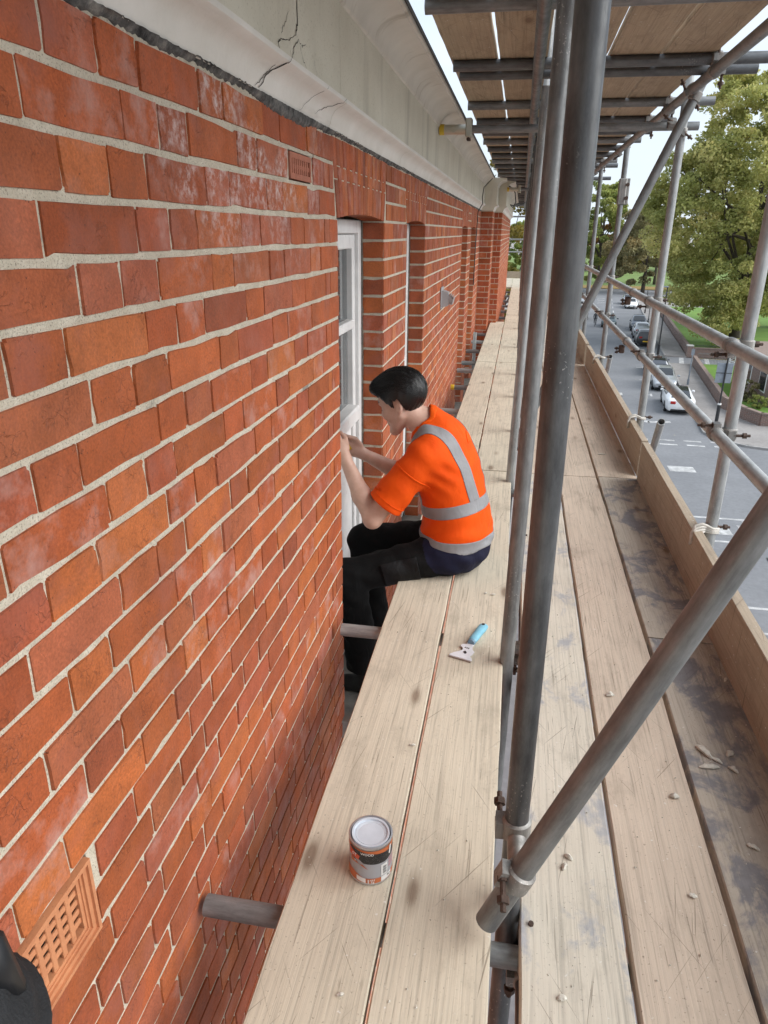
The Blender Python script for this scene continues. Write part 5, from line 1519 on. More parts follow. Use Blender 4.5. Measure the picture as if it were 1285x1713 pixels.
def sheet(name, pts, z, mat_, parent=None, kind='structure', thick=0.0):
    mb = MB(); n = len(pts)
    if thick:
        mb.v = [(p[0], p[1], z-thick) for p in pts] + [(p[0], p[1], z) for p in pts]
        mb.f = [tuple(range(n, 2*n))] + [(i, (i+1) % n, n+(i+1) % n, n+i) for i in range(n)]
    else:
        mb.v = [(p[0], p[1], z) for p in pts]; mb.f = [tuple(range(n))]
    mb.m = [0]*len(mb.f); mb.a = [0]*len(mb.f)
    o = mb.build(name, mat_, parent, fix=True)
    if parent is None: tag(o, kind=kind)
    me = o.data
    if not thick and len(me.polygons) == 1 and me.polygons[0].normal.z < 0: me.flip_normals()
    return o
sheet('ground', [(-1500,-1500),(1500,-1500),(1500,1500),(-1500,1500)], G-0.16, PAVE)
UV = lambda L: [tuple(S(u, v)[:2]) for u, v in L]
road = sheet('road', UV([(-90,-30),(-90,0.05),(-24.5,0.05),(-24.5,70),(-9.2,70),(-9.2,3.0),(-8.4,1.2),(-6.5,0.05),(96,0.05),(96,90),(112,90),(112,-80),(96,-80),(96,-8.5),(-60,-8.5),(-60,-30)]), G, ASPH)
sheet('side_road', UV([(18.6,0.05),(22.6,0.05),(22.6,30),(18.6,30)]), G+0.004, ASPH)
def kerbed(name, L):
    o = sheet(name, UV(L), G+0.115, PAVE, thick=0.25)
    pts = UV(L); mb = MB()
    return o
pv1 = kerbed('pavement', [(-6.5,0.05),(-8.4,1.2),(-9.2,3.0),(-9.2,60),(-4.0,60),(-4.0,3.4),(-1.0,2.6),(0.4,1.9),(18.4,1.95),(18.4,0.05)])
pv2 = kerbed('pavement', [(22.8,0.05),(22.8,2.0),(96,2.3),(96,0.05)])
pv3 = kerbed('pavement', [(-60,-8.6),(96,-8.6),(96,-12.5),(-60,-12.5)])
for u0, u1, par in ((-6.4, 18.4, pv1), (22.8, 96, pv2)):
    u = u0
    while u < u1-0.1:
        e = min(u+ (0.92 if u < 40 else 4.0), u1)
        mb = MB(); p = [S(u+0.006, 0.0), S(e-0.006, 0.0), S(e-0.006, 0.16), S(u+0.006, 0.16)]
        mb.v = [(q.x, q.y, G-0.05) for q in p] + [(q.x, q.y, G+0.122) for q in p]; mb.f = [(4,5,6,7),(0,1,5,4),(1,2,6,5),(2,3,7,6),(3,0,4,7)]; mb.m = [0]*5; mb.a = [0]*5
        mb.build('kerb_stone', KERB, par); u = e
mb = MB(); cp = [(-6.5,0.0),(-7.6,0.45),(-8.5,1.15),(-9.05,2.0),(-9.3,3.0),(-9.3,30)]
for (u0,v0),(u1,v1) in zip(cp[:-1], cp[1:]):
    a, b = S(u0,v0), S(u1,v1); d = (b-a).normalized(); n_ = Vector((d.y,-d.x,0))*0.16
    if (S(0,5)-a).dot(n_) < 0: n_ = -n_
    q = [a, b, b+n_, a+n_]; mb.add([(p.x,p.y,G-0.05) for p in q]+[(p.x,p.y,G+0.122) for p in q], [(4,5,6,7),(0,1,5,4),(1,2,6,5),(2,3,7,6),(3,0,4,7)])
mb.build('kerb_curve', KERB, pv1)
def mark(x0, x1, y0, y1, mat_=LINE, sk=0.0): 
    sheet('road_marking', [(x0,y0),(x1,y0+sk),(x1,y1+sk),(x0,y1)], G+0.005, mat_, road)
for i in range(4):
    for yy in (40.55, 41.45): mark(7.6+1.45*i, 8.55+1.45*i, yy, yy+0.22, sk=-0.05)
mark(8.7, 9.95, 35.6, 36.5); mark(7.4, 12.4, 29.30, 29.46); mark(7.2, 11.9, 26.8, 26.95); mark(8.4, 9.6, 27.6, 28.3); mark(10.0, 10.5, 28.3, 28.7); mark(6.5, 13, 21.45, 21.6); mark(6.5, 13, 19.85, 20.0)
sheet('road_marking', [(10.9,27.2),(11.1,27.2),(10.5,29.2),(10.3,29.2)], G+0.0055, LINE, road)
mark(9.2, 10.6, 45.5, 45.9, sk=0.25); mark(8.0, 9.3, 45.9, 46.4, sk=-0.35)
for u, v in ((3.4,-2.35),(9.3,-2.35),(15.2,-2.35),(25.5,-2.35),(31.5,-2.35),(37.5,-2.35),(43.5,-2.35)):
    sheet('road_marking', UV([(u,v),(u+0.9,v),(u+0.9,v+0.15),(u,v+0.15)]), G+0.005, LINE, road); sheet('road_marking', UV([(u+0.35,v-0.5),(u+0.5,v-0.5),(u+0.5,v-0.01),(u+0.35,v-0.01)]), G+0.005, LINE, road)
for u in range(56, 95, 7): sheet('road_marking', UV([(u,-4.2),(u+3,-4.2),(u+3,-4.05),(u,-4.05)]), G+0.005, LINE, road)
for u in (78, 82, 86): sheet('road_marking', UV([(u,-6.5),(u+1.6,-5.2),(u+1.8,-5.4),(u+0.3,-6.7)]), G+0.005, LINE, road)
for v in (1.0, 3.2): sheet('road_marking', UV([(18.8,v),(22.4,v+0.3),(22.4,v+0.7),(18.8,v+0.4)]), G+0.009, LINE, road)
sheet('road_marking', UV([(22.4,2.5),(22.5,2.5),(22.5,24),(22.4,24)]), G+0.009, YLINE, road)
sheet('road_marking', UV([(-9.75,3),(-9.6,3),(-9.6,30),(-9.75,30)]), G+0.005, YLINE, road)
sheet('lawn', UV([(-3.6,3.7),(-0.7,2.9),(0.6,2.2),(18.2,2.25),(18.2,14),(-3.6,14)]), G+0.18, GRASS)
sheet('lawn', UV([(23.0,2.4),(74,2.5),(74,40),(23.0,40)]), G+0.20, GRASS)
sheet('park_verge', UV([(112.2,-90),(112.2,90),(122,90),(122,-90)]), G+0.12, VERGE)
sheet('park_lawn', UV([(122,-120),(122,140),(330,200),(330,-160)]), G+0.10, PARK)

# ---- garden walls
GW = Mat('garden_brick', rough=0.85); _bt = GW.n('ShaderNodeTexBrick')
_bt.inputs['Scale'].default_value = 1.0; _bt.inputs['Brick Width'].default_value = 0.225; _bt.inputs['Row Height'].default_value = 0.075; _bt.inputs['Mortar Size'].default_value = 0.008
_bt.inputs['Color1'].default_value = (0.19,0.10,0.075,1); _bt.inputs['Color2'].default_value = (0.135,0.085,0.07,1); _bt.inputs['Mortar'].default_value = (0.27,0.25,0.23,1)
_s = GW.sep(GW.pos()); _c = GW.n('ShaderNodeCombineXYZ'); GW.l(GW.math('ADD', _s[1], _s[0]), _c.inputs[0]); GW.l(_s[2], _c.inputs[1]); GW.l(_c.outputs[0], _bt.inputs['Vector']); GW.color(_bt.outputs['Color']); GW = GW.m
COPE = simple('wall_coping', (0.21,0.155,0.13), 0.85, 0, 0.2, 4)
def gwall(L, h, label):
    pts = [S(u, v) for u, v in L]
    root = empty('garden_wall', tuple(pts[0])); tag(root, label, 'wall')
    for nm, w, z0, z1, mt in (('wall_body', 0.115, 0.0, h, GW), ('coping', 0.155, h+0.001, h+0.09, COPE)):
        mb = MB()
        for a, b in zip(pts[:-1], pts[1:]):
            d = (b-a).normalized(); n_ = Vector((d.y,-d.x,0))*w; a2, b2 = a-d*w*0.3-pts[0], b+d*w*0.3-pts[0]
            q = [a2-n_, b2-n_, b2+n_, a2+n_]
            mb.add([(p.x,p.y,z0) for p in q]+[(p.x,p.y,z1) for p in q], [(0,3,2,1),(4,5,6,7),(0,1,5,4),(1,2,6,5),(2,3,7,6),(3,0,4,7)])
        mb.build(nm, mt, root)
    return root
gwall([(-3.9,30),(-3.9,3.55),(-2.6,2.9),(-0.8,2.4),(0.6,2.08),(18.2,2.12)], 0.80, 'low brown brick garden wall curving round the street corner')
w2 = gwall([(23.1,9.0),(23.05,2.25),(74,2.45)], 0.85, 'low brown brick wall along the bright green lawn')
mb = MB(); mb.bbox(-0.25, 0.25, -0.25, 0.25, 0.0, 1.05, 0.02); o = mb.build('end_pier', GW, w2); o.location = S(23.05,2.2)-S(23.1,9.0)
mb = MB(); mb.bbox(-0.30, 0.30, -0.30, 0.30, 1.051, 1.16, 0.02); o = mb.build('pier_cap', simple('pale_cap', (0.50,0.49,0.46), 0.8), w2); o.location = S(23.05,2.2)-S(23.1,9.0)
# ---- railings
RAIL = simple('dark_railing', (0.055,0.065,0.055), 0.6, 0.2); RAILG = simple('grey_railing', (0.16,0.165,0.17), 0.6, 0.2)
def railing(a, b, h, mt, label):
    a, b = Vector(a), Vector(b); root = empty('railing', tuple(a)); tag(root, label, 'railing')
    d = b-a; n = int(d.length/0.12)
    for z in (0.12, h-0.08): MB().tube((0,0,z), (d.x,d.y,z), 0.02, n=6).build('rail', mt, root)
    mb = MB()
    for i in range(n+1):
        p = d*(i/n); mb.tube((p.x,p.y,0), (p.x,p.y,h), 0.010, n=5)
    tag(mb.build('bars', mt, root), kind='stuff')
railing(S(18.25,2.4), S(18.25,7.6), 1.15, RAILG, 'grey railings along the near side of the side entrance')
railing(S(23.4,2.8), S(23.4,8.2), 1.15, RAIL, 'dark railings on the far side of the side entrance, before the lawn')
WHITE = simple('white_gloss_paint', (0.76,0.76,0.75), 0.4, 0, 0.05)
gt = empty('white_gate', tuple(S(19.2,5.2,0.0))); tag(gt, 'white metal barrier gate standing open at the side entrance', 'gate')
gd = Vector((0.55,-3.4,0)); 
for p in (Vector((0,0,0)), gd): MB().tube(p, p+Vector((0,0,1.35)), 0.06, n=8).build('post', WHITE, gt)
for z in (0.45, 1.25): MB().tube(Vector((0,0,z)), gd+Vector((0,0,z)), 0.04, n=8).build('gate_rail', WHITE, gt)
for t in (0.3, 0.55, 0.78): MB().tube(gd*t+Vector((0,0,0.45)), gd*t+Vector((0,0,1.25)), 0.03, n=6).build('gate_bar', WHITE, gt)
MB().tube(Vector((0,0,0.45)), gd*0.55+Vector((0,0,1.25)), 0.03, n=6).build('gate_bar', WHITE, gt)
# ---- posts
DPOST = simple('black_post', (0.02,0.021,0.023), 0.5)
SIGNB = simple('sign_back', (0.25,0.28,0.32), 0.5, 0.3)
sp_ = empty('sign_post', (13.25,45.9,G+0.115)); tag(sp_, 'black street sign post with the grey back of a square sign', 'sign')
MB().tube((0,0,0), (0,0,1.15), 0.105, n=12).build('base', DPOST, sp_); MB().tube((0,0,1.15), (0.02,0,4.0), 0.05, n=10).build('pole', DPOST, sp_)
MB().tube((0,0,1.13), (0,0,1.22), 0.109, n=12).build('collar', WHITE, sp_)
MB().bbox(-0.50, 0.42, 0.06, 0.085, 2.45, 3.65, 0.01).build('sign_plate', SIGNB, sp_)
MB().box(-0.50, 0.42, 0.052, 0.059, 3.03, 3.07).build('sign_rib', DPOST, sp_)
for (x, y, h, r, lb, mt) in ((14.05,58.1,2.75,0.05,'slim grey parking sign post on the pavement beside the garden wall', SIGNB), (14.25,72.6,6.2,0.075,'tall black lamp column by the side entrance', DPOST), (19.1,112.5,3.2,0.06,'thin dark post on the pavement near the far white car', DPOST), (17.6,100.0,3.0,0.05,'thin dark post on the pavement by the parked cars', DPOST)):
    o = empty('street_post', (x,y,G+0.115)); tag(o, lb, 'post')
    MB().tube((0,0,0), (0,0,h), r, r*0.7, n=10).build('pole', mt, o)
    MB().tube((0,0,0), (0,0,h*0.16), r*1.7, n=10).build('base', mt, o)
    if h > 6: MB().bbox(-0.5, 0.1, -0.12, 0.12, h, h+0.12, 0.03).build('lamp_head', SIGNB, o)
    elif h < 2.9: MB().bbox(-0.12, 0.12, -0.04, -0.055+0.03, h-0.5, h-0.05, 0.004).build('sign_plate', SIGNB, o)

# ---- cars
TYRE = simple('tyre', (0.014,0.014,0.015), 0.8); RIM = simple('alloy_rim', (0.30,0.30,0.31), 0.35, 0.7); CGLASS = Mat('car_glass', (0.02,0.024,0.028), 0.05, 0, 0.8).m
TRIM = simple('car_trim', (0.015,0.015,0.016), 0.5); LAMPW = simple('headlight', (0.65,0.67,0.70), 0.15); LAMPR = simple('tail_light', (0.35,0.015,0.012), 0.25); PLW = simple('white_plate', (0.72,0.72,0.70), 0.5); PLY = simple('yellow_plate', (0.68,0.42,0.02), 0.5)
def paint_mat(name, c, metal=0.0):
    M = Mat(name, c, 0.28, metal); M.b.inputs['Coat Weight'].default_value = 0.7; M.b.inputs['Coat Roughness'].default_value = 0.06; return M.m
KINDS = {   # stations: x from rear, half width, bottom, belt (shoulder), top, half width at top
 'sedan': (4.7, [(-2.35,0.70,0.34,0.62,0.64,0.60),(-2.30,0.80,0.25,0.86,0.92,0.66),(-2.05,0.89,0.22,0.95,1.03,0.66),(-1.60,0.92,0.20,0.97,1.14,0.60),(-0.95,0.93,0.19,0.96,1.38,0.56),(-0.25,0.93,0.19,0.94,1.45,0.57),(0.35,0.93,0.19,0.92,1.42,0.57),(0.75,0.93,0.19,0.91,1.26,0.60),(1.20,0.92,0.20,0.88,0.98,0.66),(1.75,0.90,0.21,0.80,0.86,0.66),(2.15,0.84,0.24,0.66,0.72,0.62),(2.33,0.72,0.32,0.54,0.56,0.55)]),
 'hatch': (4.1, [(-2.05,0.74,0.36,0.62,0.66,0.60),(-2.02,0.82,0.27,0.92,1.02,0.62),(-1.85,0.87,0.23,0.97,1.30,0.56),(-1.40,0.88,0.21,0.97,1.45,0.55),(-0.60,0.89,0.20,0.95,1.50,0.56),(0.05,0.89,0.20,0.93,1.47,0.56),(0.50,0.89,0.20,0.91,1.28,0.60),(0.95,0.88,0.21,0.90,1.02,0.64),(1.50,0.86,0.22,0.82,0.88,0.64),(1.88,0.80,0.25,0.68,0.74,0.60),(2.04,0.70,0.33,0.56,0.58,0.52)]),
 'suv': (4.5, [(-2.25,0.78,0.42,0.70,0.74,0.64),(-2.22,0.87,0.34,1.05,1.15,0.68),(-2.02,0.92,0.30,1.10,1.50,0.62),(-1.50,0.93,0.28,1.10,1.66,0.61),(-0.60,0.94,0.27,1.08,1.70,0.62),(0.10,0.94,0.27,1.06,1.66,0.62),(0.60,0.94,0.27,1.04,1.42,0.66),(1.00,0.93,0.28,1.02,1.14,0.70),(1.65,0.91,0.29,0.96,1.02,0.72),(2.10,0.86,0.32,0.82,0.88,0.68),(2.24,0.76,0.40,0.66,0.68,0.60)])}
def car(kind, pos, heading, body, label, roof=None, plate_rear=PLY, rear_first=True):
    L, st = KINDS[kind]
    root = empty('parked_car' if 'driving' not in label else 'moving_car', pos, heading); tag(root, label, 'car', 'cars in the street')
    def ring(s):
        x, w, zb, zs, zt, wt = s
        half = [(0.0, zb), (w*0.86, zb), (w*0.97, zb+0.10), (w, zb+(zs-zb)*0.45), (w*0.985, zs-0.06), (w*0.95, zs), (wt+(w*0.95-wt)*0.30, zs+(zt-zs)*0.78), (wt*0.93, zt-0.012), (wt*0.5, zt+0.004), (0.0, zt+0.008)]
        return [(x, y, z) for y, z in half] + [(x, -y, z) for y, z in half[-2:0:-1]]
    rings = [ring(s) for s in st]; n = len(rings[0])
    mb = MB()
    for r in rings: mb.v += r
    for i in range(len(rings)-1):
        for k in range(n):
            cab = st[i][4]-st[i][3] > 0.16 and st[i+1][4]-st[i+1][3] > 0.16
            mi = 1 if (roof and cab and k in (7, 8, 9, 10)) else 0
            mb.f.append((i*n+k, i*n+(k+1) % n, (i+1)*n+(k+1) % n, (i+1)*n+k)); mb.m.append(mi); mb.a.append(0)
    mb.f += [tuple(range(n)), tuple(range((len(rings)-1)*n, len(rings)*n))]; mb.m += [0,0]; mb.a += [0,0]
    mb.build('body', [body, roof or body], root, smooth=38)
    # glass: side windows and the two screens, lifted a little off the body
    def lerp(a, b, t): return tuple(a[i]+(b[i]-a[i])*t for i in range(3))
    for s in (1, -1):
        for i in range(len(st)-1):
            if not (st[i][4]-st[i][3] > 0.25 and st[i+1][4]-st[i+1][3] > 0.25): continue
            ra, rb_ = rings[i], rings[i+1]
            k0, k1 = (5, 6) if s > 0 else (n-5, n-6)
            q = [lerp(ra[k0], ra[k1], 0.12), lerp(rb_[k0], rb_[k1], 0.12), lerp(rb_[k0], rb_[k1], 0.97), lerp(ra[k0], ra[k1], 0.97)]
            q = [lerp(q[0], q[1], 0.04), lerp(q[0], q[1], 0.96), lerp(q[3], q[2], 0.96), lerp(q[3], q[2], 0.04)]
            m2 = MB(); m2.add([(x, y+s*0.012, z+0.004) for x, y, z in q], [(0,1,2,3)]); m2.build('side_window', CGLASS, root)
    hi = [i for i, s in enumerate(st) if s[4]-s[3] > 0.40]
    for i0, i1, nm in ((hi[-1], min(hi[-1]+2, len(st)-1), 'windscreen'), (hi[0], max(hi[0]-2, 0), 'rear_window')):
        if kind != 'sedan' and nm == 'rear_window': i1 = max(hi[0]-1, 1)
        a, b = rings[i0], rings[i1]; m2 = MB(); rows = []
        for t in (0.06, 0.5, 0.93):
            mid = rings[(i0+i1)//2] if abs(i1-i0) == 2 else None
            row = []
            for k in (7, 8, 9, 10, 11):
                if mid: p = lerp(a[k], mid[k], t*2) if t <= 0.5 else lerp(mid[k], b[k], t*2-1)
                else: p = lerp(a[k], b[k], t)
                row.append((p[0] + (0.012 if nm == 'windscreen' else -0.012), p[1]*1.02, p[2]+0.012))
            rows.append(row)
        m2.v = sum(rows, []); m2.f = [(r*5+c, r*5+c+1, (r+1)*5+c+1, (r+1)*5+c) for r in range(2) for c in range(4)]; m2.m = [0]*8; m2.a = [0]*8
        m2.build(nm, CGLASS, root, smooth=True)
    R_ = 0.33 if kind != 'suv' else 0.36; wb_ = L*0.295
    for sx in (1, -1):
        for sy in (1, -1):
            yw = st[5][1]-0.10
            w = MB().lathe([(0.001,-0.10),(R_*0.9,-0.10),(R_,-0.06),(R_,0.06),(R_*0.92,0.105),(R_*0.68,0.100),(0.001,0.085)], 20).build('wheel', TYRE, root, smooth=40)
            w.location = (sx*wb_+0.02, sy*yw, R_); w.rotation_euler = (-sy*math.pi/2, 0, 0)
            MB().lathe([(0.001,0.100),(R_*0.30,0.108),(R_*0.66,0.104),(R_*0.67,0.09),(0.001,0.088)], 10).build('rim', RIM, w)
            MB().prism([(sx*wb_+0.02+(R_+0.06)*math.cos(t*math.pi/10), R_+(R_+0.06)*math.sin(t*math.pi/10)-0.01) for t in range(11)], 0, 0.03, lambda a, b, h: (a, sy*(st[5][1]-0.018+h), b)).build('wheel_arch', TRIM, root)
            xe = st[-2][0]-0.02 if sx > 0 else st[1][0]+0.01
            MB().bbox(xe-0.09, xe+0.09, sy*0.50-0.16, sy*0.50+0.16, st[-2][3]-0.12 if sx > 0 else st[1][3]-0.17, st[-2][3]+0.015 if sx > 0 else st[1][3]+0.005, 0.03).build('headlight' if sx > 0 else 'tail_light', LAMPW if sx > 0 else LAMPR, root)
    MB().bbox(st[-1][0]-0.06, st[-1][0]+0.03, -0.45, 0.45, st[-1][2]-0.02, st[-1][2]+0.13, 0.02).build('grille', TRIM, root)
    MB().box(st[-1][0]+0.031, st[-1][0]+0.038, -0.26, 0.26, st[-1][2]+0.02, st[-1][2]+0.13).build('number_plate', PLW, root)
    MB().box(st[0][0]-0.022, st[0][0]-0.012, -0.26, 0.26, st[0][2]+0.10, st[0][2]+0.21).build('number_plate', plate_rear, root)
    MB().bbox(st[0][0]-0.01, st[0][0]+0.10, -0.62, 0.62, st[0][2]-0.10, st[0][2]+0.05, 0.03).build('bumper', TRIM, root)
    for s in (1, -1): MB().bbox(0.62, 0.80, s*1.0-0.10, s*1.0+0.10, st[5][3]+0.02, st[5][3]+0.16, 0.04).build('wing_mirror', body, root)
CW = paint_mat('car_white', (0.72,0.73,0.74)); CB = paint_mat('car_black', (0.012,0.013,0.015)); CS = paint_mat('car_silver', (0.42,0.44,0.46), 0.5); CG = paint_mat('car_grey', (0.13,0.14,0.16), 0.4); CBL = paint_mat('car_dark_blue', (0.02,0.035,0.06), 0.2); CGR = paint_mat('car_dark_green', (0.02,0.05,0.055), 0.2)
away = math.atan2(sv.y, sv.x); tow = away + math.pi
def cp_(x, y): return (x, y, G+0.006)
car('sedan', cp_(11.75,50.3), away, CW, 'white saloon with dark glass roof parked nearest on the right of the road', roof=CGLASS, plate_rear=PLW)
car('hatch', cp_(12.05,57.4), tow, CS, 'silver hatchback parked facing the nearest white saloon')
car('hatch', cp_(12.55,63.6), away, CG, 'grey car parked behind the silver hatchback')
car('suv', cp_(14.15,80.6), away, CB, 'black car with a yellow rear plate parked beyond the side entrance')
car('suv', cp_(14.70,86.6), away, CS, 'silver estate car parked just beyond the black one')
car('suv', cp_(15.35,93.2), tow, CBL, 'dark blue car parked facing, beyond the silver estate')
car('sedan', cp_(18.35,121.6), tow, CW, 'white car parked facing at the far end of the road')
car('hatch', cp_(18.75,128.5), tow, CS, 'silver car half hidden behind the far white one')
car('hatch', cp_(12.2,96.0), tow, CGR, 'dark teal car driving towards us in the middle of the road')
car('suv', cp_(9.35,104.0), tow, CB, 'black car on the left of the road behind the cyclist')
car('sedan', cp_(11.7,127.5), tow, CS, 'silver car on the left at the far end of the road')

# ---- cyclist
cy = Vector((10.45, 95.4, G+0.005))
bike = empty('bicycle', tuple(cy), tow); tag(bike, 'bicycle ridden by the distant cyclist', 'bicycle')
for x in (-0.52, 0.52):
    w = MB()
    for i in range(24):
        a, b = 2*math.pi*i/24, 2*math.pi*(i+1)/24
        w.tube((x+0.33*math.cos(a),0,0.34+0.33*math.sin(a)), (x+0.33*math.cos(b),0,0.34+0.33*math.sin(b)), 0.02, n=5)
    w.build('wheel', TYRE, bike)
fm = MB()
for a, b in (((-0.52,0,0.34),(-0.05,0,0.32)),((-0.05,0,0.32),(0.36,0,0.80)),((-0.18,0,0.85),(0.36,0,0.80)),((-0.05,0,0.32),(-0.20,0,0.92)),((-0.52,0,0.34),(-0.18,0,0.82)),((0.52,0,0.34),(0.36,0,0.95))): fm.tube(a, b, 0.018, n=6)
fm.build('frame', CB, bike); MB().tube((0.36,-0.28,1.0),(0.36,0.28,1.0),0.015,n=6).build('handlebar', CB, bike); MB().bbox(-0.34,-0.08,-0.07,0.07,0.92,0.98,0.02).build('saddle', TRIM, bike)
def rider(P_):
    d = sunion([rcone(P_, (-0.16,0,1.02), (0.06,0,1.48), 0.15, 0.17), ellip(P_, (0.16,0,1.72), (0.10,0.085,0.125)), rcone(P_, (0.08,0,1.52), (0.14,0,1.64), 0.06, 0.06)], 0.06)
    for s in (1, -1):
        kn = (0.20, s*0.11, 0.78 if s > 0 else 0.92); ft = (0.0, s*0.11, 0.22 if s > 0 else 0.42)
        d = smin(d, smin(rcone(P_, (-0.16, s*0.09, 0.98), kn, 0.09, 0.065), rcone(P_, kn, ft, 0.062, 0.045), 0.02), 0.04)
        d = smin(d, rcone(P_, ft, (ft[0]+0.14, ft[1], ft[2]-0.04), 0.045, 0.035), 0.02)
        el = (0.26, s*0.26, 1.22); d = smin(d, smin(rcone(P_, (0.05, s*0.18, 1.46), el, 0.06, 0.045), rcone(P_, el, (0.37, s*0.22, 1.03), 0.045, 0.035), 0.02), 0.04)
    return d
V, F_ = surface(rider, (-0.45,-0.45,0.08), (0.55,0.45,1.92), 0.03)
rm = np_mesh('person', V, F_, [simple('grey_jacket', (0.10,0.10,0.11), 0.8), simple('dark_jeans', (0.02,0.022,0.03), 0.8), SKIN])
rm.polygons.foreach_set('material_index', [2 if p.center.z > 1.62 else (1 if p.center.z < 1.02 else 0) for p in rm.polygons])
rd = bpy.data.objects.new('person', rm); link(rd); rd.location = cy; rd.rotation_euler = (0,0,tow); tag(rd, 'distant cyclist in grey top riding towards us along the road', 'person')

# ---- house behind the corner wall
hs_ = empty('brick_house', (17.6, 50.6, G)); tag(hs_, 'dark brick house behind the corner garden wall at the right edge', 'house')
MB().box(0, 10, 0, 9, 0, 3.1).build('wall', GW, hs_); MB().bbox(-0.2, 10.2, -0.2, 9.2, 3.11, 3.35, 0.04).build('roof', COPE, hs_)
for y in (1.2, 4.6):
    w = MB().bbox(-0.03, 0.02, y, y+1.5, 0.9, 2.3, 0.01).build('window', WHITE, hs_); MB().box(-0.045, -0.035, y+0.1, y+1.4, 1.0, 2.2).build('pane', CGLASS, w)

# ---- trees
BARK = simple('bark', (0.075,0.06,0.045), 0.9, 0, 0.3, 6)
def leaves(rng, cen, rad, n_cl, n_leaf, size, holes=0.25, flat=1.0, droop=0.0):
    """clumps of leaf faces filling an uneven ellipsoid; returns verts, faces, rnd"""
    cen, rad = np.array(cen), np.array(rad)
    d = rng.normal(size=(n_cl, 3)); d /= np.linalg.norm(d, axis=1)[:, None]
    rr = rng.uniform(0.45, 1.0, n_cl)**0.5
    bump = 1 + 0.16*np.sin(d[:, 0]*5+d[:, 2]*4) + rng.uniform(-0.12, 0.12, n_cl)
    cl = cen + d*rad*(rr*bump)[:, None]
    csz = rng.uniform(0.10, 0.20, n_cl)*rad.mean()*(0.75 if n_cl > 400 else 1.0)
    which = rng.integers(0, n_cl, n_leaf)
    off = rng.normal(size=(n_leaf, 3)); off /= np.linalg.norm(off, axis=1)[:, None]
    off *= (rng.uniform(0.15, 1, n_leaf)**0.45)[:, None]*csz[which][:, None]; off[:, 2] *= 0.7
    p = cl[which] + off; p[:, 2] -= droop*np.linalg.norm(p[:, :2]-cen[:2], axis=1)
    a = rng.normal(size=(n_leaf, 3)); a /= np.linalg.norm(a, axis=1)[:, None]
    b = np.cross(a, rng.normal(size=(n_leaf, 3))); b /= np.linalg.norm(b, axis=1)[:, None]
    s = size*rng.uniform(0.6, 1.35, n_leaf)[:, None]
    v = np.stack([p-a*s*0.5, p+b*s*0.32, p+a*s*0.5, p-b*s*0.32], 1).reshape(-1, 3)
    rnd = np.clip(rng.normal(0.45, 0.16, n_cl)[which] + rng.normal(0, 0.13, n_leaf), 0.0, 0.999)
    return v, rnd, cl
def leaf_mesh(name, v, rnd, mat_):
    n = len(rnd); me = bpy.data.meshes.new(name)
    me.vertices.add(4*n); me.vertices.foreach_set('co', v.astype(np.float32).ravel())
    me.loops.add(4*n); me.loops.foreach_set('vertex_index', np.arange(4*n, dtype=np.int32))
    me.polygons.add(n); me.polygons.foreach_set('loop_start', np.arange(0, 4*n, 4, dtype=np.int32))
    at = me.attributes.new('rnd', 'FLOAT', 'FACE'); at.data.foreach_set('value', rnd.astype(np.float32))
    me.materials.append(mat_); me.update(calc_edges=True); return me
def m_leaf2(name, stops):
    M = Mat(name, rough=0.5, spec=0.35); at = M.n('ShaderNodeAttribute', attribute_name='rnd').outputs['Fac']
    c = M.ramp(at, stops); M.color(c)
    tr = M.n('ShaderNodeBsdfTranslucent'); M.l(c, tr.inputs['Color']); mx = M.n('ShaderNodeMixShader'); mx.inputs[0].default_value = 0.5
    M.l(M.b.outputs[0], mx.inputs[1]); M.l(tr.outputs[0], mx.inputs[2]); M.l(mx.outputs[0], M.nt.nodes['Material Output'].inputs['Surface']); return M.m
LF_BIG = m_leaf2('plane_tree_leaves', [(0.0,(0.26,0.29,0.09)),(0.4,(0.43,0.44,0.15)),(0.72,(0.58,0.54,0.21)),(1.0,(0.68,0.58,0.24))])
LF_OLV = m_leaf2('olive_leaves', [(0.0,(0.19,0.18,0.085)),(0.5,(0.31,0.28,0.14)),(0.8,(0.40,0.32,0.15)),(1.0,(0.50,0.34,0.14))])
LF_GRN = m_leaf2('green_leaves', [(0.0,(0.18,0.23,0.07)),(0.5,(0.33,0.37,0.11)),(1.0,(0.50,0.48,0.17))])
LF_ORG = m_leaf2('orange_leaves', [(0.0,(0.16,0.10,0.03)),(0.5,(0.26,0.15,0.045)),(1.0,(0.36,0.20,0.06))])
LF_YEL = m_leaf2('yellow_leaves', [(0.0,(0.13,0.12,0.025)),(0.5,(0.22,0.18,0.035)),(1.0,(0.34,0.24,0.05))])
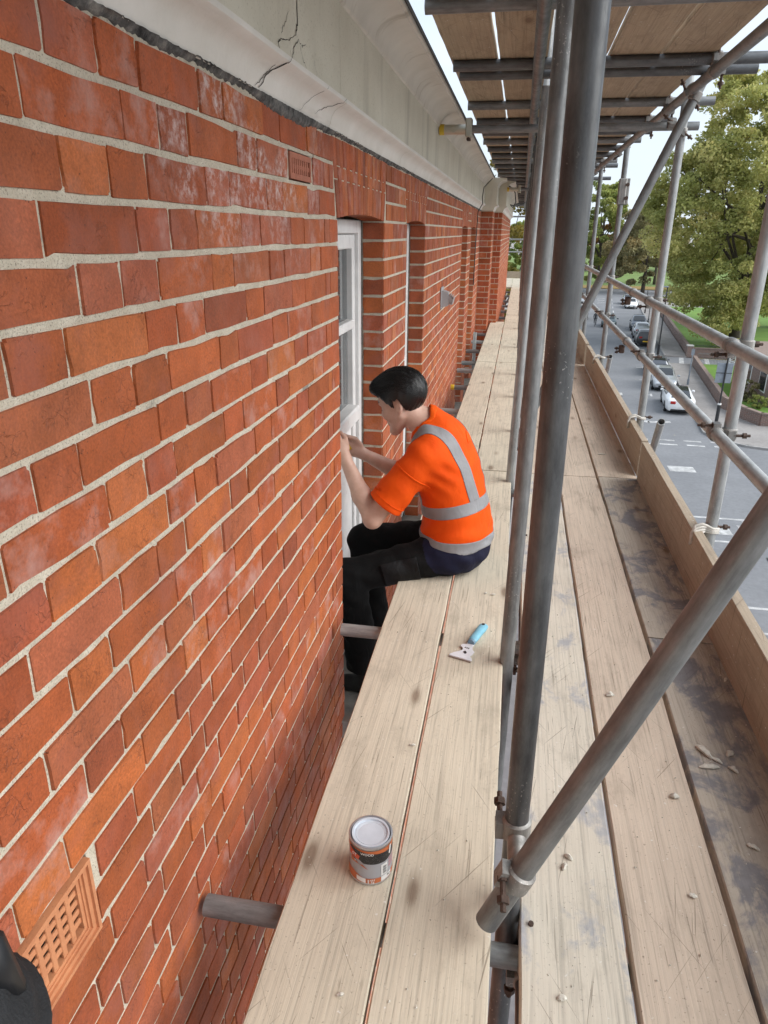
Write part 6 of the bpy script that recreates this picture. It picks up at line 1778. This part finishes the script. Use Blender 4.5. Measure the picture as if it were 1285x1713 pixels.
def tree(base, h, rad, cen_h, leafm, label, n_cl, n_leaf, size, seed, trunk_r=0.3, droop=0.0, group='trees along the street and park'):
    rng = np.random.default_rng(seed); r = random.Random(seed)
    root = empty('tree', tuple(base)); tag(root, label, 'tree', group)
    v, rnd, cl = leaves(rng, (0,0,cen_h), rad, n_cl, n_leaf, size, droop=droop)
    co = bpy.data.objects.new('crown', leaf_mesh('crown', v, rnd, leafm)); link(co, root)
    mb = MB(); fork = max(1.5, cen_h-rad[2]*0.75)
    mb.path([(0,0,-0.1),(r.uniform(-.1,.1),0,fork*0.5),(0.1,0.1,fork),(0.0,0.2,cen_h),(0.1,0.0,cen_h+rad[2]*0.75)], [trunk_r*1.25,trunk_r,trunk_r*0.85,trunk_r*0.45,trunk_r*0.1], 10)
    for i in range(min(14, n_cl)):
        c = cl[(i*37) % n_cl]; z0 = fork + (cen_h-fork)*r.uniform(0.0, 1.0)
        mb.path([(0.05,0.1,z0), (c[0]*0.45+r.uniform(-.3,.3), c[1]*0.45, z0+(c[2]-z0)*0.35+0.3), tuple(c)], [trunk_r*0.38, trunk_r*0.22, trunk_r*0.04], 6)
    mb.build('trunk', BARK, root, smooth=True)
    return root
tree((22.6,79.0,G+0.2), 24, (9.2,8.4,11.2), 13.6, LF_BIG, 'big spreading green tree filling the right side behind the standards', 620, 150000, 0.30, 3, 0.5, 0.05)
tree((33.0,97.0,G+0.2), 22, (9.5,8,11.5), 13.0, LF_BIG, 'broad green tree behind the big one on the right', 140, 40000, 0.42, 4, 0.45)
tree((24.6,152.0,G+0.1), 16, (7.6,6.5,7.2), 9.6, LF_OLV, 'dull olive tree standing at the park edge beyond the road end', 110, 26000, 0.46, 5, 0.35, 0.12)
tree((16.4,158.0,G+0.1), 20, (4.6,4.6,10.0), 11.5, LF_GRN, 'tall narrow green tree left of the olive one', 80, 16000, 0.50, 6, 0.3)
tree((21.2,182.0,G+0.1), 14, (4.2,4,5.8), 9.0, LF_ORG, 'orange autumn tree in the park behind the narrow green one', 60, 9000, 0.55, 8, 0.3)
tree((31.0,178.0,G+0.1), 16, (6.5,6,6.0), 10.5, LF_YEL, 'yellowing tree in the park behind the olive one', 60, 10000, 0.6, 9, 0.3)
tree((-1.2,66.0,G), 16, (3.6,4.5,8.5), 9.0, LF_YEL, 'yellow-green tree beyond the far end of the scaffold', 70, 15000, 0.30, 10, 0.25)
for i, (x, y, rr_, mt) in enumerate(((2,230,8,LF_GRN),(14,245,9,LF_YEL),(26,238,8,LF_GRN),(38,250,10,LF_OLV),(52,240,9,LF_YEL),(66,250,10,LF_GRN),(82,245,10,LF_OLV))):
    tree((x,y,G), 15, (rr_,rr_,6.5), 8.5, mt, 'hazy tree in the distant park row, %s from the left' % ORD[i], 50, 6000, 0.95, 20+i, 0.35)
def shrub(base, rad, leafm, label, seed, n=2500, size=0.14):
    rng = np.random.default_rng(seed); root = empty('shrub', tuple(base)); tag(root, label, 'shrub')
    v, rnd, cl = leaves(rng, (0,0,rad[2]*0.9), rad, 40, n, size)
    v[:, 2] = np.maximum(v[:, 2], 0.02)
    link(bpy.data.objects.new('foliage', leaf_mesh('foliage', v, rnd, leafm)), root)
    mb = MB()
    for c in cl[::4]: mb.path([(0,0,0), (c[0]*0.4,c[1]*0.4,c[2]*0.6), tuple(c)], [0.03,0.02,0.006], 5)
    mb.build('stems', BARK, root)
shrub((17.0,53.0,G+0.18), (0.7,1.3,0.8), LF_OLV, 'brown-green shrub against the corner house', 41)
shrub((16.9,50.3,G+0.18), (0.6,0.6,0.5), LF_GRN, 'small green bush at the foot of the corner house', 42, 1400)
shrub((-1.0,41.0,G), (2.2,2.2,4.2), LF_GRN, 'dark leafy bush below the yellow-green tree at the scaffold end', 43, 7000, 0.24)
